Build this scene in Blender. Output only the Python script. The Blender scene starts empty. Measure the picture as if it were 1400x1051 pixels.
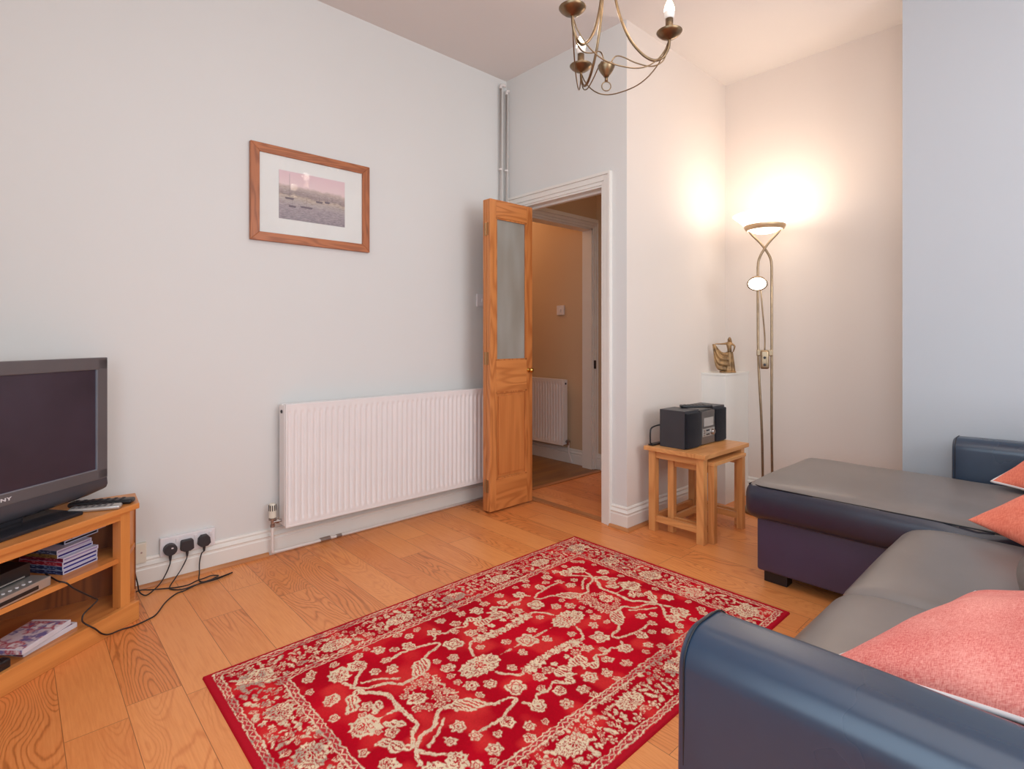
import bpy, bmesh, math, random
import numpy as np
from mathutils import Vector, Matrix
random.seed(7); np.random.seed(7)
PI = math.pi
sc = bpy.context.scene
COL = sc.collection

# ------------------------------------------------------------------ helpers
def lin(c):
    return tuple(((v/255)/12.92 if v/255 <= 0.04045 else ((v/255+0.055)/1.055)**2.4) for v in c)
def rgba(c): return (*lin(c), 1.0)

def obj(name, me, m=None, parent=None, loc=(0, 0, 0), rotz=0, smooth=False):
    if isinstance(me, bmesh.types.BMesh):
        mm = bpy.data.meshes.new(name)
        me.normal_update(); me.to_mesh(mm); me.free(); me = mm
    o = bpy.data.objects.new(name, me)
    COL.objects.link(o)
    if m is not None:
        me.materials.append(m)
    if parent is not None: o.parent = parent
    o.location = loc
    if rotz: o.rotation_euler = (0, 0, rotz)
    if smooth:
        for p in me.polygons: p.use_smooth = True
    return o

def autosmooth(o, deg=35):
    me = o.data
    for p in me.polygons: p.use_smooth = True
    bm = bmesh.new(); bm.from_mesh(me)
    for e in bm.edges:
        if len(e.link_faces) == 2 and e.calc_face_angle(0) > math.radians(deg): e.smooth = False
    bm.to_mesh(me); bm.free()
    return o

def tag(o, label=None, cat=None, group=None, kind=None):
    if label: o['label'] = label
    if cat: o['category'] = cat
    if group: o['group'] = group
    if kind: o['kind'] = kind
    return o

def thing(name, label, cat, loc=(0, 0, 0), rotz=0, group=None):
    o = bpy.data.objects.new(name, None); COL.objects.link(o)
    o.empty_display_size = 0.05
    o.location = loc; o.rotation_euler = (0, 0, rotz)
    return tag(o, label, cat, group)

def BM(): return bmesh.new()

def box(bm, x0, x1, y0, y1, z0, z1, bev=0.0):
    r = bmesh.ops.create_cube(bm, size=1)
    vs = r['verts']
    for v in vs:
        v.co = Vector(((x0+x1)/2+v.co.x*(x1-x0), (y0+y1)/2+v.co.y*(y1-y0), (z0+z1)/2+v.co.z*(z1-z0)))
    if bev > 0:
        es = list({e for v in vs for e in v.link_edges})
        bmesh.ops.bevel(bm, geom=es, offset=bev, segments=2, affect='EDGES', profile=0.7)
    return bm

def prism(bm, pts, z0, z1, bev=0.0):
    lo = [bm.verts.new((x, y, z0)) for x, y in pts]
    hi = [bm.verts.new((x, y, z1)) for x, y in pts]
    n = len(pts)
    fs = [bm.faces.new(lo[::-1]), bm.faces.new(hi)]
    for i in range(n):
        fs.append(bm.faces.new((lo[i], lo[(i+1) % n], hi[(i+1) % n], hi[i])))
    bmesh.ops.recalc_face_normals(bm, faces=fs)
    if bev > 0:
        es = list({e for f in fs for e in f.edges})
        bmesh.ops.bevel(bm, geom=es, offset=bev, segments=2, affect='EDGES', profile=0.7)
    return bm

def lathe(bm, prof, c=(0, 0, 0), seg=32, rot=None, cap=True):
    rings = []
    for r, z in prof:
        ring = []
        for i in range(seg):
            a = 2*PI*i/seg
            v = Vector((r*math.cos(a), r*math.sin(a), z))
            if rot is not None: v = rot @ v
            ring.append(bm.verts.new(v+Vector(c)))
        rings.append(ring)
    for a, b in zip(rings, rings[1:]):
        for i in range(seg):
            bm.faces.new((a[i], a[(i+1) % seg], b[(i+1) % seg], b[i]))
    if cap:
        if prof[0][0] > 1e-5: bm.faces.new(rings[0][::-1])
        if prof[-1][0] > 1e-5: bm.faces.new(rings[-1])
    bmesh.ops.remove_doubles(bm, verts=bm.verts, dist=1e-6)
    bmesh.ops.recalc_face_normals(bm, faces=bm.faces)
    return bm

def smoothpath(pts, n=8, closed=False):
    P = [Vector(p) for p in pts]; out = []
    m = len(P)
    rng = range(m if closed else m-1)
    for i in rng:
        p1, p2 = P[i], P[(i+1) % m]
        p0 = P[(i-1) % m] if (closed or i > 0) else p1*2-p2
        p3 = P[(i+2) % m] if (closed or i < m-2) else p2*2-p1
        for k in range(n):
            t = k/n
            out.append(0.5*((2*p1)+(-p0+p2)*t+(2*p0-5*p1+4*p2-p3)*t*t+(-p0+3*p1-3*p2+p3)*t**3))
    if not closed: out.append(P[-1])
    return out

def tube(bm, pts, r, seg=8, closed=False):
    P = [Vector(p) for p in pts]; m = len(P)
    rings = []; up = None
    for i in range(m):
        if closed: t = (P[(i+1) % m]-P[i-1])
        else: t = P[min(i+1, m-1)]-P[max(i-1, 0)]
        if t.length < 1e-9: t = Vector((0, 0, 1))
        t.normalize()
        if up is None:
            up = Vector((0, 0, 1)) if abs(t.z) < 0.9 else Vector((1, 0, 0))
        s = t.cross(up)
        if s.length < 1e-6: s = t.cross(Vector((0.3, 1, 0.2)))
        s.normalize(); up = s.cross(t).normalized()
        rr = r[i] if isinstance(r, (list, tuple)) else r
        rings.append([bm.verts.new(P[i]+(s*math.cos(2*PI*k/seg)+up*math.sin(2*PI*k/seg))*rr) for k in range(seg)])
    n = m if closed else m-1
    for i in range(n):
        a, b = rings[i], rings[(i+1) % m]
        for k in range(seg):
            bm.faces.new((a[k], a[(k+1) % seg], b[(k+1) % seg], b[k]))
    if not closed:
        bm.faces.new(rings[0][::-1]); bm.faces.new(rings[-1])
    bmesh.ops.recalc_face_normals(bm, faces=bm.faces)
    return bm

def _axis(h, r, n, k=4):
    c = [-h+r*(1-math.cos(PI/2*i/k)) for i in range(k)]
    mid = list(np.linspace(-h+r, h-r, n+1))
    return c+mid+[-v for v in c[::-1]]

def rbox(bm, c, size, r, n=(6, 6, 2), fn=None):
    """rounded, optionally deformed block (cushions, upholstery)"""
    hx, hy, hz = [s/2 for s in size]; r = min(r, hx*0.98, hy*0.98, hz*0.98)
    ax = [_axis(hx, r, n[0]), _axis(hy, r, n[1]), _axis(hz, r, n[2])]
    H = (hx, hy, hz); cache = {}
    def vert(p):
        key = tuple(round(v, 6) for v in p)
        if key in cache: return cache[key]
        q = Vector([max(-(H[i]-r), min(H[i]-r, p[i])) for i in range(3)])
        d = Vector(p)-q
        w = q+d.normalized()*r if d.length > 1e-9 else Vector(p)
        if fn: w = Vector(fn(w.x, w.y, w.z, w.x/hx, w.y/hy, w.z/hz))
        v = bm.verts.new(w+Vector(c)); cache[key] = v
        return v
    for a in range(3):
        b, d = (a+1) % 3, (a+2) % 3
        for s in (-1, 1):
            for i in range(len(ax[b])-1):
                for j in range(len(ax[d])-1):
                    q = []
                    for (ii, jj) in ((i, j), (i+1, j), (i+1, j+1), (i, j+1)):
                        p = [0, 0, 0]; p[a] = s*H[a]; p[b] = ax[b][ii]; p[d] = ax[d][jj]
                        q.append(vert(p))
                    if s < 0: q = q[::-1]
                    if len(set(q)) >= 3:
                        try: bm.faces.new(list(dict.fromkeys(q)))
                        except ValueError: pass
    return bm

# ------------------------------------------------------------------ materials
class NT:
    def __init__(s, name):
        s.m = bpy.data.materials.new(name); s.m.use_nodes = True
        s.t = s.m.node_tree; s.n = s.t.nodes; s.l = s.t.links
        s.b = s.n['Principled BSDF']
    def node(s, ty, **kw):
        n = s.n.new(ty)
        for k, v in kw.items():
            if k.startswith('_'): setattr(n, k[1:], v)
        return n
    def link(s, a, b): s.l.new(a, b)
    def math(s, op, a, b=None, c=None):
        n = s.n.new('ShaderNodeMath'); n.operation = op
        for i, v in enumerate((a, b, c)):
            if v is None: continue
            if isinstance(v, (int, float)): n.inputs[i].default_value = v
            else: s.l.new(v, n.inputs[i])
        return n.outputs[0]
    def coord(s, kind='Object', scale=(1, 1, 1), loc=(0, 0, 0), rot=(0, 0, 0)):
        tc = s.n.new('ShaderNodeTexCoord'); mp = s.n.new('ShaderNodeMapping')
        mp.inputs['Scale'].default_value = scale; mp.inputs['Location'].default_value = loc
        mp.inputs['Rotation'].default_value = rot
        s.l.new(tc.outputs[kind], mp.inputs[0]); return mp.outputs[0]
    def noise(s, vec, scale, detail=3, rough=0.5, dist=0):
        n = s.n.new('ShaderNodeTexNoise'); s.l.new(vec, n.inputs['Vector'])
        n.inputs['Scale'].default_value = scale; n.inputs['Detail'].default_value = detail
        n.inputs['Roughness'].default_value = rough; n.inputs['Distortion'].default_value = dist
        return n.outputs['Fac']
    def ramp(s, fac, stops):
        n = s.n.new('ShaderNodeValToRGB'); e = n.color_ramp.elements
        while len(e) < len(stops): e.new(0.5)
        for el, (p, c) in zip(e, stops): el.position = p; el.color = c
        s.l.new(fac, n.inputs[0]); return n.outputs[0]
    def mix(s, fac, a, b, mode='MIX'):
        n = s.n.new('ShaderNodeMix'); n.data_type = 'RGBA'; n.blend_type = mode
        for i, v in ((0, fac), (6, a), (7, b)):
            if isinstance(v, (int, float)): n.inputs[i].default_value = v
            elif isinstance(v, tuple): n.inputs[i].default_value = v
            else: s.l.new(v, n.inputs[i])
        return n.outputs[2]
    def base(s, v):
        if isinstance(v, tuple): s.b.inputs['Base Color'].default_value = v
        else: s.l.new(v, s.b.inputs['Base Color'])
    def bump(s, h, strength=0.2, dist=0.002):
        n = s.n.new('ShaderNodeBump'); n.inputs['Strength'].default_value = strength
        n.inputs['Distance'].default_value = dist
        s.l.new(h, n.inputs['Height']); s.l.new(n.outputs[0], s.b.inputs['Normal'])
    def set(s, **kw):
        for k, v in kw.items():
            s.b.inputs[k.replace('_', ' ')].default_value = v

def plain(name, c, rough=0.5, metal=0.0, spec=0.5, var=0.04, nscale=6, bump=0.0, bscale=200):
    s = NT(name); v = s.coord()
    n = s.noise(v, nscale, 3)
    a = rgba(c); lo = tuple(max(0, x*(1-var*2)) for x in a[:3])+(1,); hi = tuple(min(1, x*(1+var*2)) for x in a[:3])+(1,)
    s.base(s.ramp(n, [(0.3, lo), (0.7, hi)]))
    s.set(Roughness=rough, Metallic=metal); s.b.inputs['Specular IOR Level'].default_value = spec
    if bump: s.bump(s.noise(v, bscale, 2), bump, 0.001)
    return s.m

def glow(name, c, strength):
    s = NT(name); s.base(rgba(c)); s.b.inputs['Emission Color'].default_value = rgba(c)
    s.b.inputs['Emission Strength'].default_value = strength; s.set(Roughness=0.3)
    return s.m

def wood(name, light, dark, axis='X', rough=0.4, k=26, contrast=1.0, scale=1.0, fibre=0.25, seed=0.0):
    s = NT(name)
    st = {'X': (0.13, 1, 1), 'Y': (1, 0.13, 1), 'Z': (1, 1, 0.13)}[axis]
    ff = {'X': (0.03, 1, 1), 'Y': (1, 0.03, 1), 'Z': (1, 1, 0.03)}[axis]
    oi = s.n.new('ShaderNodeObjectInfo')
    v = s.coord('Object', tuple(x*scale for x in st), (seed, seed*1.7, seed*0.3))
    add = s.n.new('ShaderNodeVectorMath'); add.operation = 'ADD'
    s.link(v, add.inputs[0])
    cmb = s.n.new('ShaderNodeCombineXYZ'); r7 = s.math('MULTIPLY', oi.outputs['Random'], 9.0)
    for i in range(3): s.link(r7, cmb.inputs[i])
    s.link(cmb.outputs[0], add.inputs[1])
    n = s.noise(add.outputs[0], 5.0, 2, 0.4, 0.3)
    bands = s.math('MULTIPLY_ADD', s.math('SINE', s.math('MULTIPLY', n, k*2.2)), 0.5, 0.5)
    bands = s.math('POWER', bands, 1.6)
    fib = s.noise(s.coord('Object', tuple(x*scale for x in ff)), 160, 3, 0.6)
    big = s.noise(add.outputs[0], 1.6, 2)
    f = s.math('ADD', s.math('MULTIPLY', bands, 0.42*contrast), s.math('MULTIPLY', fib, fibre))
    f = s.math('ADD', f, s.math('MULTIPLY', s.math('SUBTRACT', big, 0.5), 0.8))
    s.base(s.ramp(f, [(0.0, rgba(light)), (0.85, rgba(dark))]))
    s.set(Roughness=rough)
    s.bump(fib, 0.06, 0.001)
    return s.m

M = {}
def wallmat(name, c, var=0.012):
    s = NT(name); v = s.coord()
    n = s.noise(v, 1.3, 2)
    a = rgba(c)
    s.base(s.ramp(n, [(0.25, tuple(x*(1-var) for x in a[:3])+(1,)), (0.75, tuple(x*(1+var) for x in a[:3])+(1,))]))
    s.set(Roughness=0.75); s.b.inputs['Specular IOR Level'].default_value = 0.25
    s.bump(s.noise(v, 90, 3), 0.04, 0.001)
    return s.m
M['wall'] = wallmat('wall_paint', (220, 219, 216))
M['wall_blue_lit'] = wallmat('wall_paint_blue_lit', (188, 192, 197))  # side window's blue light tinted into the wall colour
M['ceil'] = wallmat('ceiling_paint', (222, 216, 212))
M['wall_lamp_lit'] = wallmat('wall_paint_lamp_lit', (224, 213, 204))  # floor lamp's warm glow tinted into the alcove wall colour
M['hallwall'] = wallmat('hall_paint', (206, 178, 146))
M['gloss'] = plain('white_gloss_trim', (230, 226, 219), 0.3, var=0.01)
M['rad'] = plain('radiator_enamel', (236, 231, 229), 0.3, var=0.008)
M['pipe'] = plain('white_painted_pipe', (226, 219, 214), 0.4, var=0.01)
M['white_plastic'] = plain('white_plastic', (228, 224, 226), 0.3, var=0.01)
M['cream_plastic'] = plain('cream_plastic', (226, 220, 204), 0.35, var=0.01)
M['black_plastic'] = plain('black_plastic', (30, 29, 32), 0.35, var=0.05)
M['dark_rubber'] = plain('dark_rubber', (46, 42, 46), 0.5)
M['cable'] = plain('cable_black', (34, 28, 28), 0.45)
M['chrome'] = plain('worn_chrome', (170, 160, 155), 0.28, 1.0)
M['tvbez'] = plain('tv_bezel', (98, 93, 95), 0.3, var=0.03)
M['tvdark'] = plain('tv_dark_plastic', (38, 38, 44), 0.25)
M['tvbar'] = plain('tv_lower_bar', (74, 72, 78), 0.25)
M['silver'] = plain('silver_plastic', (190, 188, 184), 0.3, 0.6)
M['silver_lip'] = plain('silver_lip', (160, 170, 185), 0.25, 0.5)
M['brass'] = plain('antique_brass', (134, 112, 86), 0.33, 1.0, var=0.12, nscale=25)
M['brass_lamp'] = plain('lamp_brass', (158, 136, 110), 0.35, 1.0, var=0.08, nscale=25)
M['brass_bright'] = plain('polished_brass', (212, 172, 92), 0.15, 1.0)
M['bronze'] = plain('statue_bronze', (146, 114, 76), 0.45, 0.4, var=0.3, nscale=30, bump=0.3, bscale=60)
M['steel_hinge'] = plain('hinge_metal', (176, 134, 92), 0.35, 0.8)
for ax in 'XYZ':
    M['pine'+ax] = wood('pine_'+ax, (218, 142, 80), (160, 84, 36), ax, 0.3, k=30, contrast=0.85, fibre=0.2, scale=1.5)
    M['oak'+ax] = wood('nest_oak_'+ax, (226, 164, 102), (180, 108, 54), ax, 0.33, k=30, contrast=0.6, fibre=0.28, scale=1.4)
    M['stand'+ax] = wood('stand_oak_'+ax, (226, 152, 82), (176, 96, 40), ax, 0.33, k=26, contrast=0.55, fibre=0.32)
    M['frame'+ax] = wood('frame_wood_'+ax, (182, 110, 68), (112, 58, 34), ax, 0.4, k=20, contrast=0.9, scale=4)
M['pinepanel'] = wood('pine_panel', (220, 142, 80), (176, 98, 46), 'Z', 0.3, k=34, contrast=0.45, fibre=0.45, scale=0.7)
M['trimwoodX'] = wood('trim_wood_x', (200, 136, 84), (160, 96, 52), 'X')
M['trimwoodY'] = wood('trim_wood_y', (200, 136, 84), (160, 96, 52), 'Y')
M['backpanel'] = wood('brown_back_panel', (150, 84, 36), (96, 46, 18), 'Z', k=40)

def floor_mat():
    s = NT('oak_plank_floor')
    tc = s.n.new('ShaderNodeTexCoord'); sep = s.n.new('ShaderNodeSeparateXYZ')
    s.link(tc.outputs['Object'], sep.inputs[0])
    X, Y = sep.outputs[0], sep.outputs[1]
    cmb = s.n.new('ShaderNodeCombineXYZ')
    s.link(s.math('ADD', Y, 0.37), cmb.inputs[0]); s.link(s.math('ADD', X, 0.022+1.5), cmb.inputs[1])
    def brick(c1, c2, mort):
        b = s.n.new('ShaderNodeTexBrick'); s.link(cmb.outputs[0], b.inputs['Vector'])
        b.offset = 0.43; b.offset_frequency = 3; b.squash = 0.8; b.squash_frequency = 2
        b.inputs['Scale'].default_value = 1; b.inputs['Brick Width'].default_value = 1.15
        b.inputs['Row Height'].default_value = 0.148; b.inputs['Mortar Size'].default_value = 0.0011
        b.inputs['Mortar Smooth'].default_value = 0.3
        b.inputs['Color1'].default_value = c1; b.inputs['Color2'].default_value = c2; b.inputs['Mortar'].default_value = mort
        return b
    b = brick((0, 0, 0, 1), (1, 1, 1, 1), (0.5, 0.5, 0.5, 1))
    rnd = s.n.new('ShaderNodeSeparateColor'); s.link(b.outputs['Color'], rnd.inputs[0]); R = rnd.outputs[0]
    def gvec(sx, sy, k):
        c = s.n.new('ShaderNodeCombineXYZ')
        s.link(s.math('MULTIPLY_ADD', R, 31.7*k, s.math('MULTIPLY', X, sx)), c.inputs[0])
        s.link(s.math('MULTIPLY_ADD', R, 17.3*k, s.math('MULTIPLY', Y, sy)), c.inputs[1])
        s.link(s.math('MULTIPLY', R, 5.0), c.inputs[2]); return c.outputs[0]
    n = s.noise(gvec(1.0, 0.20, 1), 5.5, 2.0, 0.42, 0.35)
    n = s.math('ADD', n, s.math('MULTIPLY', s.noise(gvec(1.0, 0.3, 3), 60, 2), 0.012))
    bands = s.math('MULTIPLY_ADD', s.math('SINE', s.math('MULTIPLY', n, 230)), 0.5, 0.5)
    bands = s.math('POWER', bands, 3.5)
    fib = s.noise(gvec(1.0, 0.05, 1), 170, 3, 0.6)
    mask = s.noise(gvec(0.8, 0.4, 2), 2.5, 1)
    mask = s.ramp(mask, [(0.44, (0.06, 0.06, 0.06, 1)), (0.60, (0.9, 0.9, 0.9, 1))])
    f = s.math('MULTIPLY', s.math('MULTIPLY', bands, mask), 0.44)
    f = s.math('ADD', f, s.math('MULTIPLY', s.math('SUBTRACT', fib, 0.5), 0.55))
    f = s.math('ADD', f, s.math('MULTIPLY', R, 0.30))
    col = s.ramp(f, [(0.0, rgba((238, 156, 90))), (0.4, rgba((218, 130, 68))), (0.95, rgba((148, 80, 34)))])
    dark = s.mix(s.math('MULTIPLY', b.outputs['Fac'], 0.75), col, rgba((128, 74, 38)))
    s.base(dark)
    s.link(s.math('MULTIPLY_ADD', fib, 0.15, 0.3), s.b.inputs['Roughness'])
    s.bump(s.math('SUBTRACT', s.math('MULTIPLY', fib, 0.25), s.math('MULTIPLY', b.outputs['Fac'], 1.0)), 0.25, 0.0015)
    return s.m
M['floor'] = floor_mat()

def leather(name, c, rough=0.38):
    s = NT(name); v = s.coord()
    n = s.noise(v, 2.5, 4, 0.55)
    a = rgba(c)
    s.base(s.ramp(n, [(0.3, tuple(x*0.85 for x in a[:3])+(1,)), (0.75, tuple(x*1.3 for x in a[:3])+(1,))]))
    s.link(s.math('MULTIPLY_ADD', n, 0.2, rough-0.1), s.b.inputs['Roughness'])
    s.b.inputs['Specular IOR Level'].default_value = 0.75
    w = s.noise(v, 4.5, 1); g_ = s.noise(v, 110, 1)
    h = s.math('ADD', s.math('MULTIPLY', g_, 0.04), s.math('MULTIPLY', w, 2.0))
    s.bump(h, 0.3, 0.0028)
    return s.m
M['leather'] = leather('black_leather_blue_lit', (37, 55, 76), 0.29)  # window's blue light on the arms put into the base colour
M['leather_lit'] = leather('black_leather_lit', (120, 112, 108), 0.38)  # base colour lightened to stand for wall and ceiling reflections on the seats
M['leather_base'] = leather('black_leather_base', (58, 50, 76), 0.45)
M['leather_shaded'] = leather('black_leather_shaded', (34, 36, 54), 0.30)  # darker copy of the same leather, shade painted on the chaise sides
M['seam'] = plain('leather_piping', (22, 22, 26), 0.4)

def fabric(name, c1, c2, sc_=420, bump=0.5):
    s = NT(name); v = s.coord()
    a = s.noise(s.coord('Object', (1, 6, 1)), sc_/3, 2); b = s.noise(s.coord('Object', (6, 1, 1)), sc_/3, 2)
    f = s.math('ADD', s.math('MULTIPLY', a, 0.5), s.math('MULTIPLY', b, 0.5))
    big = s.noise(v, 7, 3)
    f2 = s.math('ADD', s.math('MULTIPLY', f, 0.8), s.math('MULTIPLY', big, 0.3))
    s.base(s.ramp(f2, [(0.42, rgba(c1)), (0.68, rgba(c2))]))
    s.set(Roughness=0.95); s.b.inputs['Specular IOR Level'].default_value = 0.1
    s.b.inputs['Sheen Weight'].default_value = 0.08
    s.bump(f, bump, 0.002)
    return s.m
M['coral'] = fabric('coral_weave', (214, 98, 92), (248, 170, 156))
M['coral2'] = fabric('coral_velvet', (222, 112, 90), (242, 144, 118), 200, 0.15)
M['cushion_piping'] = plain('white_piping', (226, 220, 220), 0.7)

def glassy(name, c, rough, trans=0.9, alpha=1.0):
    s = NT(name); s.base(rgba(c)); s.set(Roughness=rough); s.b.inputs['Transmission Weight'].default_value = trans
    s.b.inputs['Alpha'].default_value = alpha
    return s.m
def frosted():
    s = NT('frosted_glass'); v = s.coord('Object', (1, 1, 0.25))
    n = s.noise(v, 8, 2)
    s.base(s.ramp(n, [(0.3, rgba((184, 176, 162))), (0.7, rgba((206, 204, 196)))]))
    s.set(Roughness=0.45); s.b.inputs['Transmission Weight'].default_value = 0.45
    s.bump(s.noise(v, 60, 2), 0.3, 0.002)
    return s.m
M['frost'] = frosted()
M['picglass'] = glassy('picture_glass', (255, 255, 255), 0.02, 1.0, 0.12)
M['screen'] = plain('tv_screen', (62, 52, 64), 0.25, spec=0.6, var=0.1, nscale=3)  # purple-grey room reflection put into the screen's base colour
M['lampglass'] = glow('opal_lamp_glass', (255, 240, 220), 4)
M['bulb'] = glow('bulb_glow', (255, 232, 196), 14)
M['bulb_base'] = plain('bulb_base', (225, 220, 214), 0.4)
M['readglass'] = glow('reading_lamp_glass', (255, 240, 215), 5)

# ------------------------------------------------------------------ room
def struct(name, bm, m, parent=None, **kw):
    o = obj(name, bm, m, parent, **kw)
    if parent is None: o['kind'] = 'structure'
    return o
H = 2.954
XL, YB = -0.74, -2.3            # hidden left wall and back wall
YA, XB, YC, XD, XE = 2.90, 2.62, 1.86, 3.84, 3.42
struct('floor', box(BM(), XL-0.2, 4.1, YB-0.2, 5.4, -0.1, 0.0), M['floor'])
struct('ceiling', box(BM(), XL-0.2, 4.1, YB-0.2, 5.4, H, H+0.1), M['ceil'])
struct('wall_left', box(BM(), XL-0.1, XB+0.1, YA, YA+0.1, 0, H), M['wall'])
# door wall: opening Y 2.034..2.80 , z..2.03
bm = BM()
box(bm, XB, XB+0.1, YC+0.1, 2.034, 0, H); box(bm, XB, XB+0.1, 2.80, YA, 0, H); box(bm, XB, XB+0.1, 2.034, 2.80, 2.03, H)
box(bm, XB, XB+0.1, YC, YC+0.1, 0, H)
struct('wall_door', bm, M['wall'])
struct('wall_alcove_side', box(BM(), XB+0.002, XD+0.1, YC-0.001, YC+0.1, 0, H), M['wall_lamp_lit'])
struct('wall_alcove_back', box(BM(), XD, XD+0.1, 0.70, YC, 0, H), M['wall_lamp_lit'])
struct('wall_chimney', box(BM(), XE, XD+0.1, YB, 0.70, 0, H), M['wall_blue_lit'])
# hidden walls with windows
def wall_with_hole(name, axis, pos, thick, a0, a1, h0, h1, z0, z1):
    bm = BM()
    def bb(a, b, c, d):
        if axis == 'X': box(bm, pos, pos+thick, a, b, c, d)
        else: box(bm, a, b, pos, pos+thick, c, d)
    bb(a0, h0, 0, H); bb(h1, a1, 0, H); bb(h0, h1, 0, z0); bb(h0, h1, z1, H)
    struct(name, bm, M['wall'])
wall_with_hole('wall_window_side', 'X', XL-0.1, 0.1, YB-0.1, YA, -1.5, 0.9, 0.75, 2.45)
wall_with_hole('wall_back', 'Y', YB-0.1, 0.1, XL, XE, 0.4, 2.6, 0.75, 2.45)
def window(name, axis, pos, a0, a1, z0, z1):
    bm = BM(); t = 0.05
    def bb(a, b, c, d):
        if axis == 'X': box(bm, pos-0.07, pos-0.03, a, b, c, d)
        else: box(bm, a, b, pos-0.07, pos-0.03, c, d)
    bb(a0, a1, z0, z0+t); bb(a0, a1, z1-t, z1); bb(a0, a0+t, z0, z1); bb(a1-t, a1, z0, z1)
    bb((a0+a1)/2-t/2, (a0+a1)/2+t/2, z0+t, z1-t); bb(a0+t, a1-t, (z0+z1)/2-t/2, (z0+z1)/2+t/2)
    w = struct(name, bm, M['gloss'])
    bm = BM()
    if axis == 'X': box(bm, pos-0.055, pos-0.05, a0, a1, z0, z1)
    else: box(bm, a0, a1, pos-0.055, pos-0.05, z0, z1)
    struct('pane', bm, glassy('window_glass', (255, 255, 255), 0.0, 1.0, 0.1), w)
window('window_1', 'X', XL, -1.5, 0.9, 0.75, 2.45)
window('window_2', 'Y', YB, 0.4, 2.6, 0.75, 2.45)
# hall beyond the door
bm = BM(); box(bm, XB+0.1, 2.80, YA, YA+0.1, 0, H); box(bm, 2.80, 3.60, YA, YA+0.1, 2.03, H); box(bm, 3.60, 3.65, YA, YA+0.1, 0, H)
struct('wall_lobby', bm, M['hallwall'])
struct('wall_hall', box(BM(), 3.65, 3.75, YC+0.1, 5.2, 0, H), M['hallwall'])
struct('wall_hall_left', box(BM(), XB, XB+0.1, YA+0.1, 5.2, 0, H), M['hallwall'])
struct('wall_hall_end', box(BM(), XB, 3.75, 5.2, 5.3, 0, H), M['hallwall'])
# threshold bars
struct('trim_1', box(BM(), XB-0.01, XB+0.05, 2.03, 2.80, 0, 0.008, 0.003), M['trimwoodY'])
struct('trim_2', box(BM(), 2.80, 3.60, 2.80, 2.84, 0, 0.006, 0.002), M['trimwoodX'])
# hall floor: darker older boards
s_ = NT('hall_floor_boards'); v_ = s_.coord('Object', (0.12, 1, 1)); n_ = s_.noise(v_, 14, 4)
s_.base(s_.ramp(n_, [(0.3, rgba((150, 104, 40))), (0.7, rgba((118, 74, 26)))])); s_.set(Roughness=0.35)
struct('floor_hall', box(BM(), XB+0.1, 3.65, 2.84, 5.2, -0.05, 0.003), s_.m)

# moulded skirting: profile (depth, z)
SK = [(0, 0), (0.020, 0), (0.020, 0.078), (0.017, 0.083), (0.017, 0.090), (0.021, 0.095), (0.014, 0.103), (0.009, 0.110), (0.011, 0.118), (0.006, 0.126), (0, 0.127)]
SK = [(d, z*1.03) for d, z in SK]
QT = [(0.020, 0), (0.038, 0), (0.037, 0.006), (0.033, 0.012), (0.027, 0.017), (0.020, 0.018)]
def sweep(bm, prof, a, b, n, m0=0.0, m1=0.0):
    """prof along wall from a to b, n = outward normal; m0/m1 mitre (+1 outside corner, -1 inside)"""
    a = Vector((*a, 0)); b = Vector((*b, 0)); n = Vector((*n, 0)); t = (b-a).normalized()
    A = [bm.verts.new(a+n*d+Vector((0, 0, z))-t*d*m0) for d, z in prof]
    B = [bm.verts.new(b+n*d+Vector((0, 0, z))+t*d*m1) for d, z in prof]
    k = len(prof); fs = []
    for i in range(k): fs.append(bm.faces.new((A[i], A[(i+1) % k], B[(i+1) % k], B[i])))
    fs.append(bm.faces.new(A[::-1])); fs.append(bm.faces.new(B))
    bmesh.ops.recalc_face_normals(bm, faces=bm.faces)
    return bm
struct('baseboard_left', sweep(BM(), SK, (XL, YA), (2.5, YA), (0, -1)), M['gloss'])
struct('trim_3', sweep(BM(), QT, (XL, YA), (0.965, YA), (0, -1)), M['trimwoodX'])
bm = sweep(BM(), SK, (XB, YC), (XB, 1.965), (-1, 0), 1, 0)
struct('baseboard_door', bm, M['gloss'])
struct('trim_4', sweep(BM(), QT, (XB, YC), (XB, 1.965), (-1, 0), 1, 0), M['trimwoodY'])
struct('baseboard_alcove_side', sweep(BM(), SK, (XB, YC), (3.49, YC), (0, -1), 1, 0), M['gloss'])
struct('trim_5', sweep(BM(), QT, (XB, YC), (3.49, YC), (0, -1), 1, 0), M['trimwoodX'])
struct('baseboard_alcove_back', sweep(BM(), SK, (XD, 1.69), (XD, 0.70), (-1, 0)), M['gloss'])
struct('trim_6', sweep(BM(), QT, (XD, 1.69), (XD, 0.70), (-1, 0)), M['trimwoodY'])
struct('baseboard_hall', sweep(BM(), SK, (3.65, 2.0), (3.65, 5.2), (-1, 0)), M['gloss'])
struct('baseboard_chimney', sweep(BM(), SK, (XE, 0.70), (XE, YB), (-1, 0)), M['gloss'])

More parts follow.
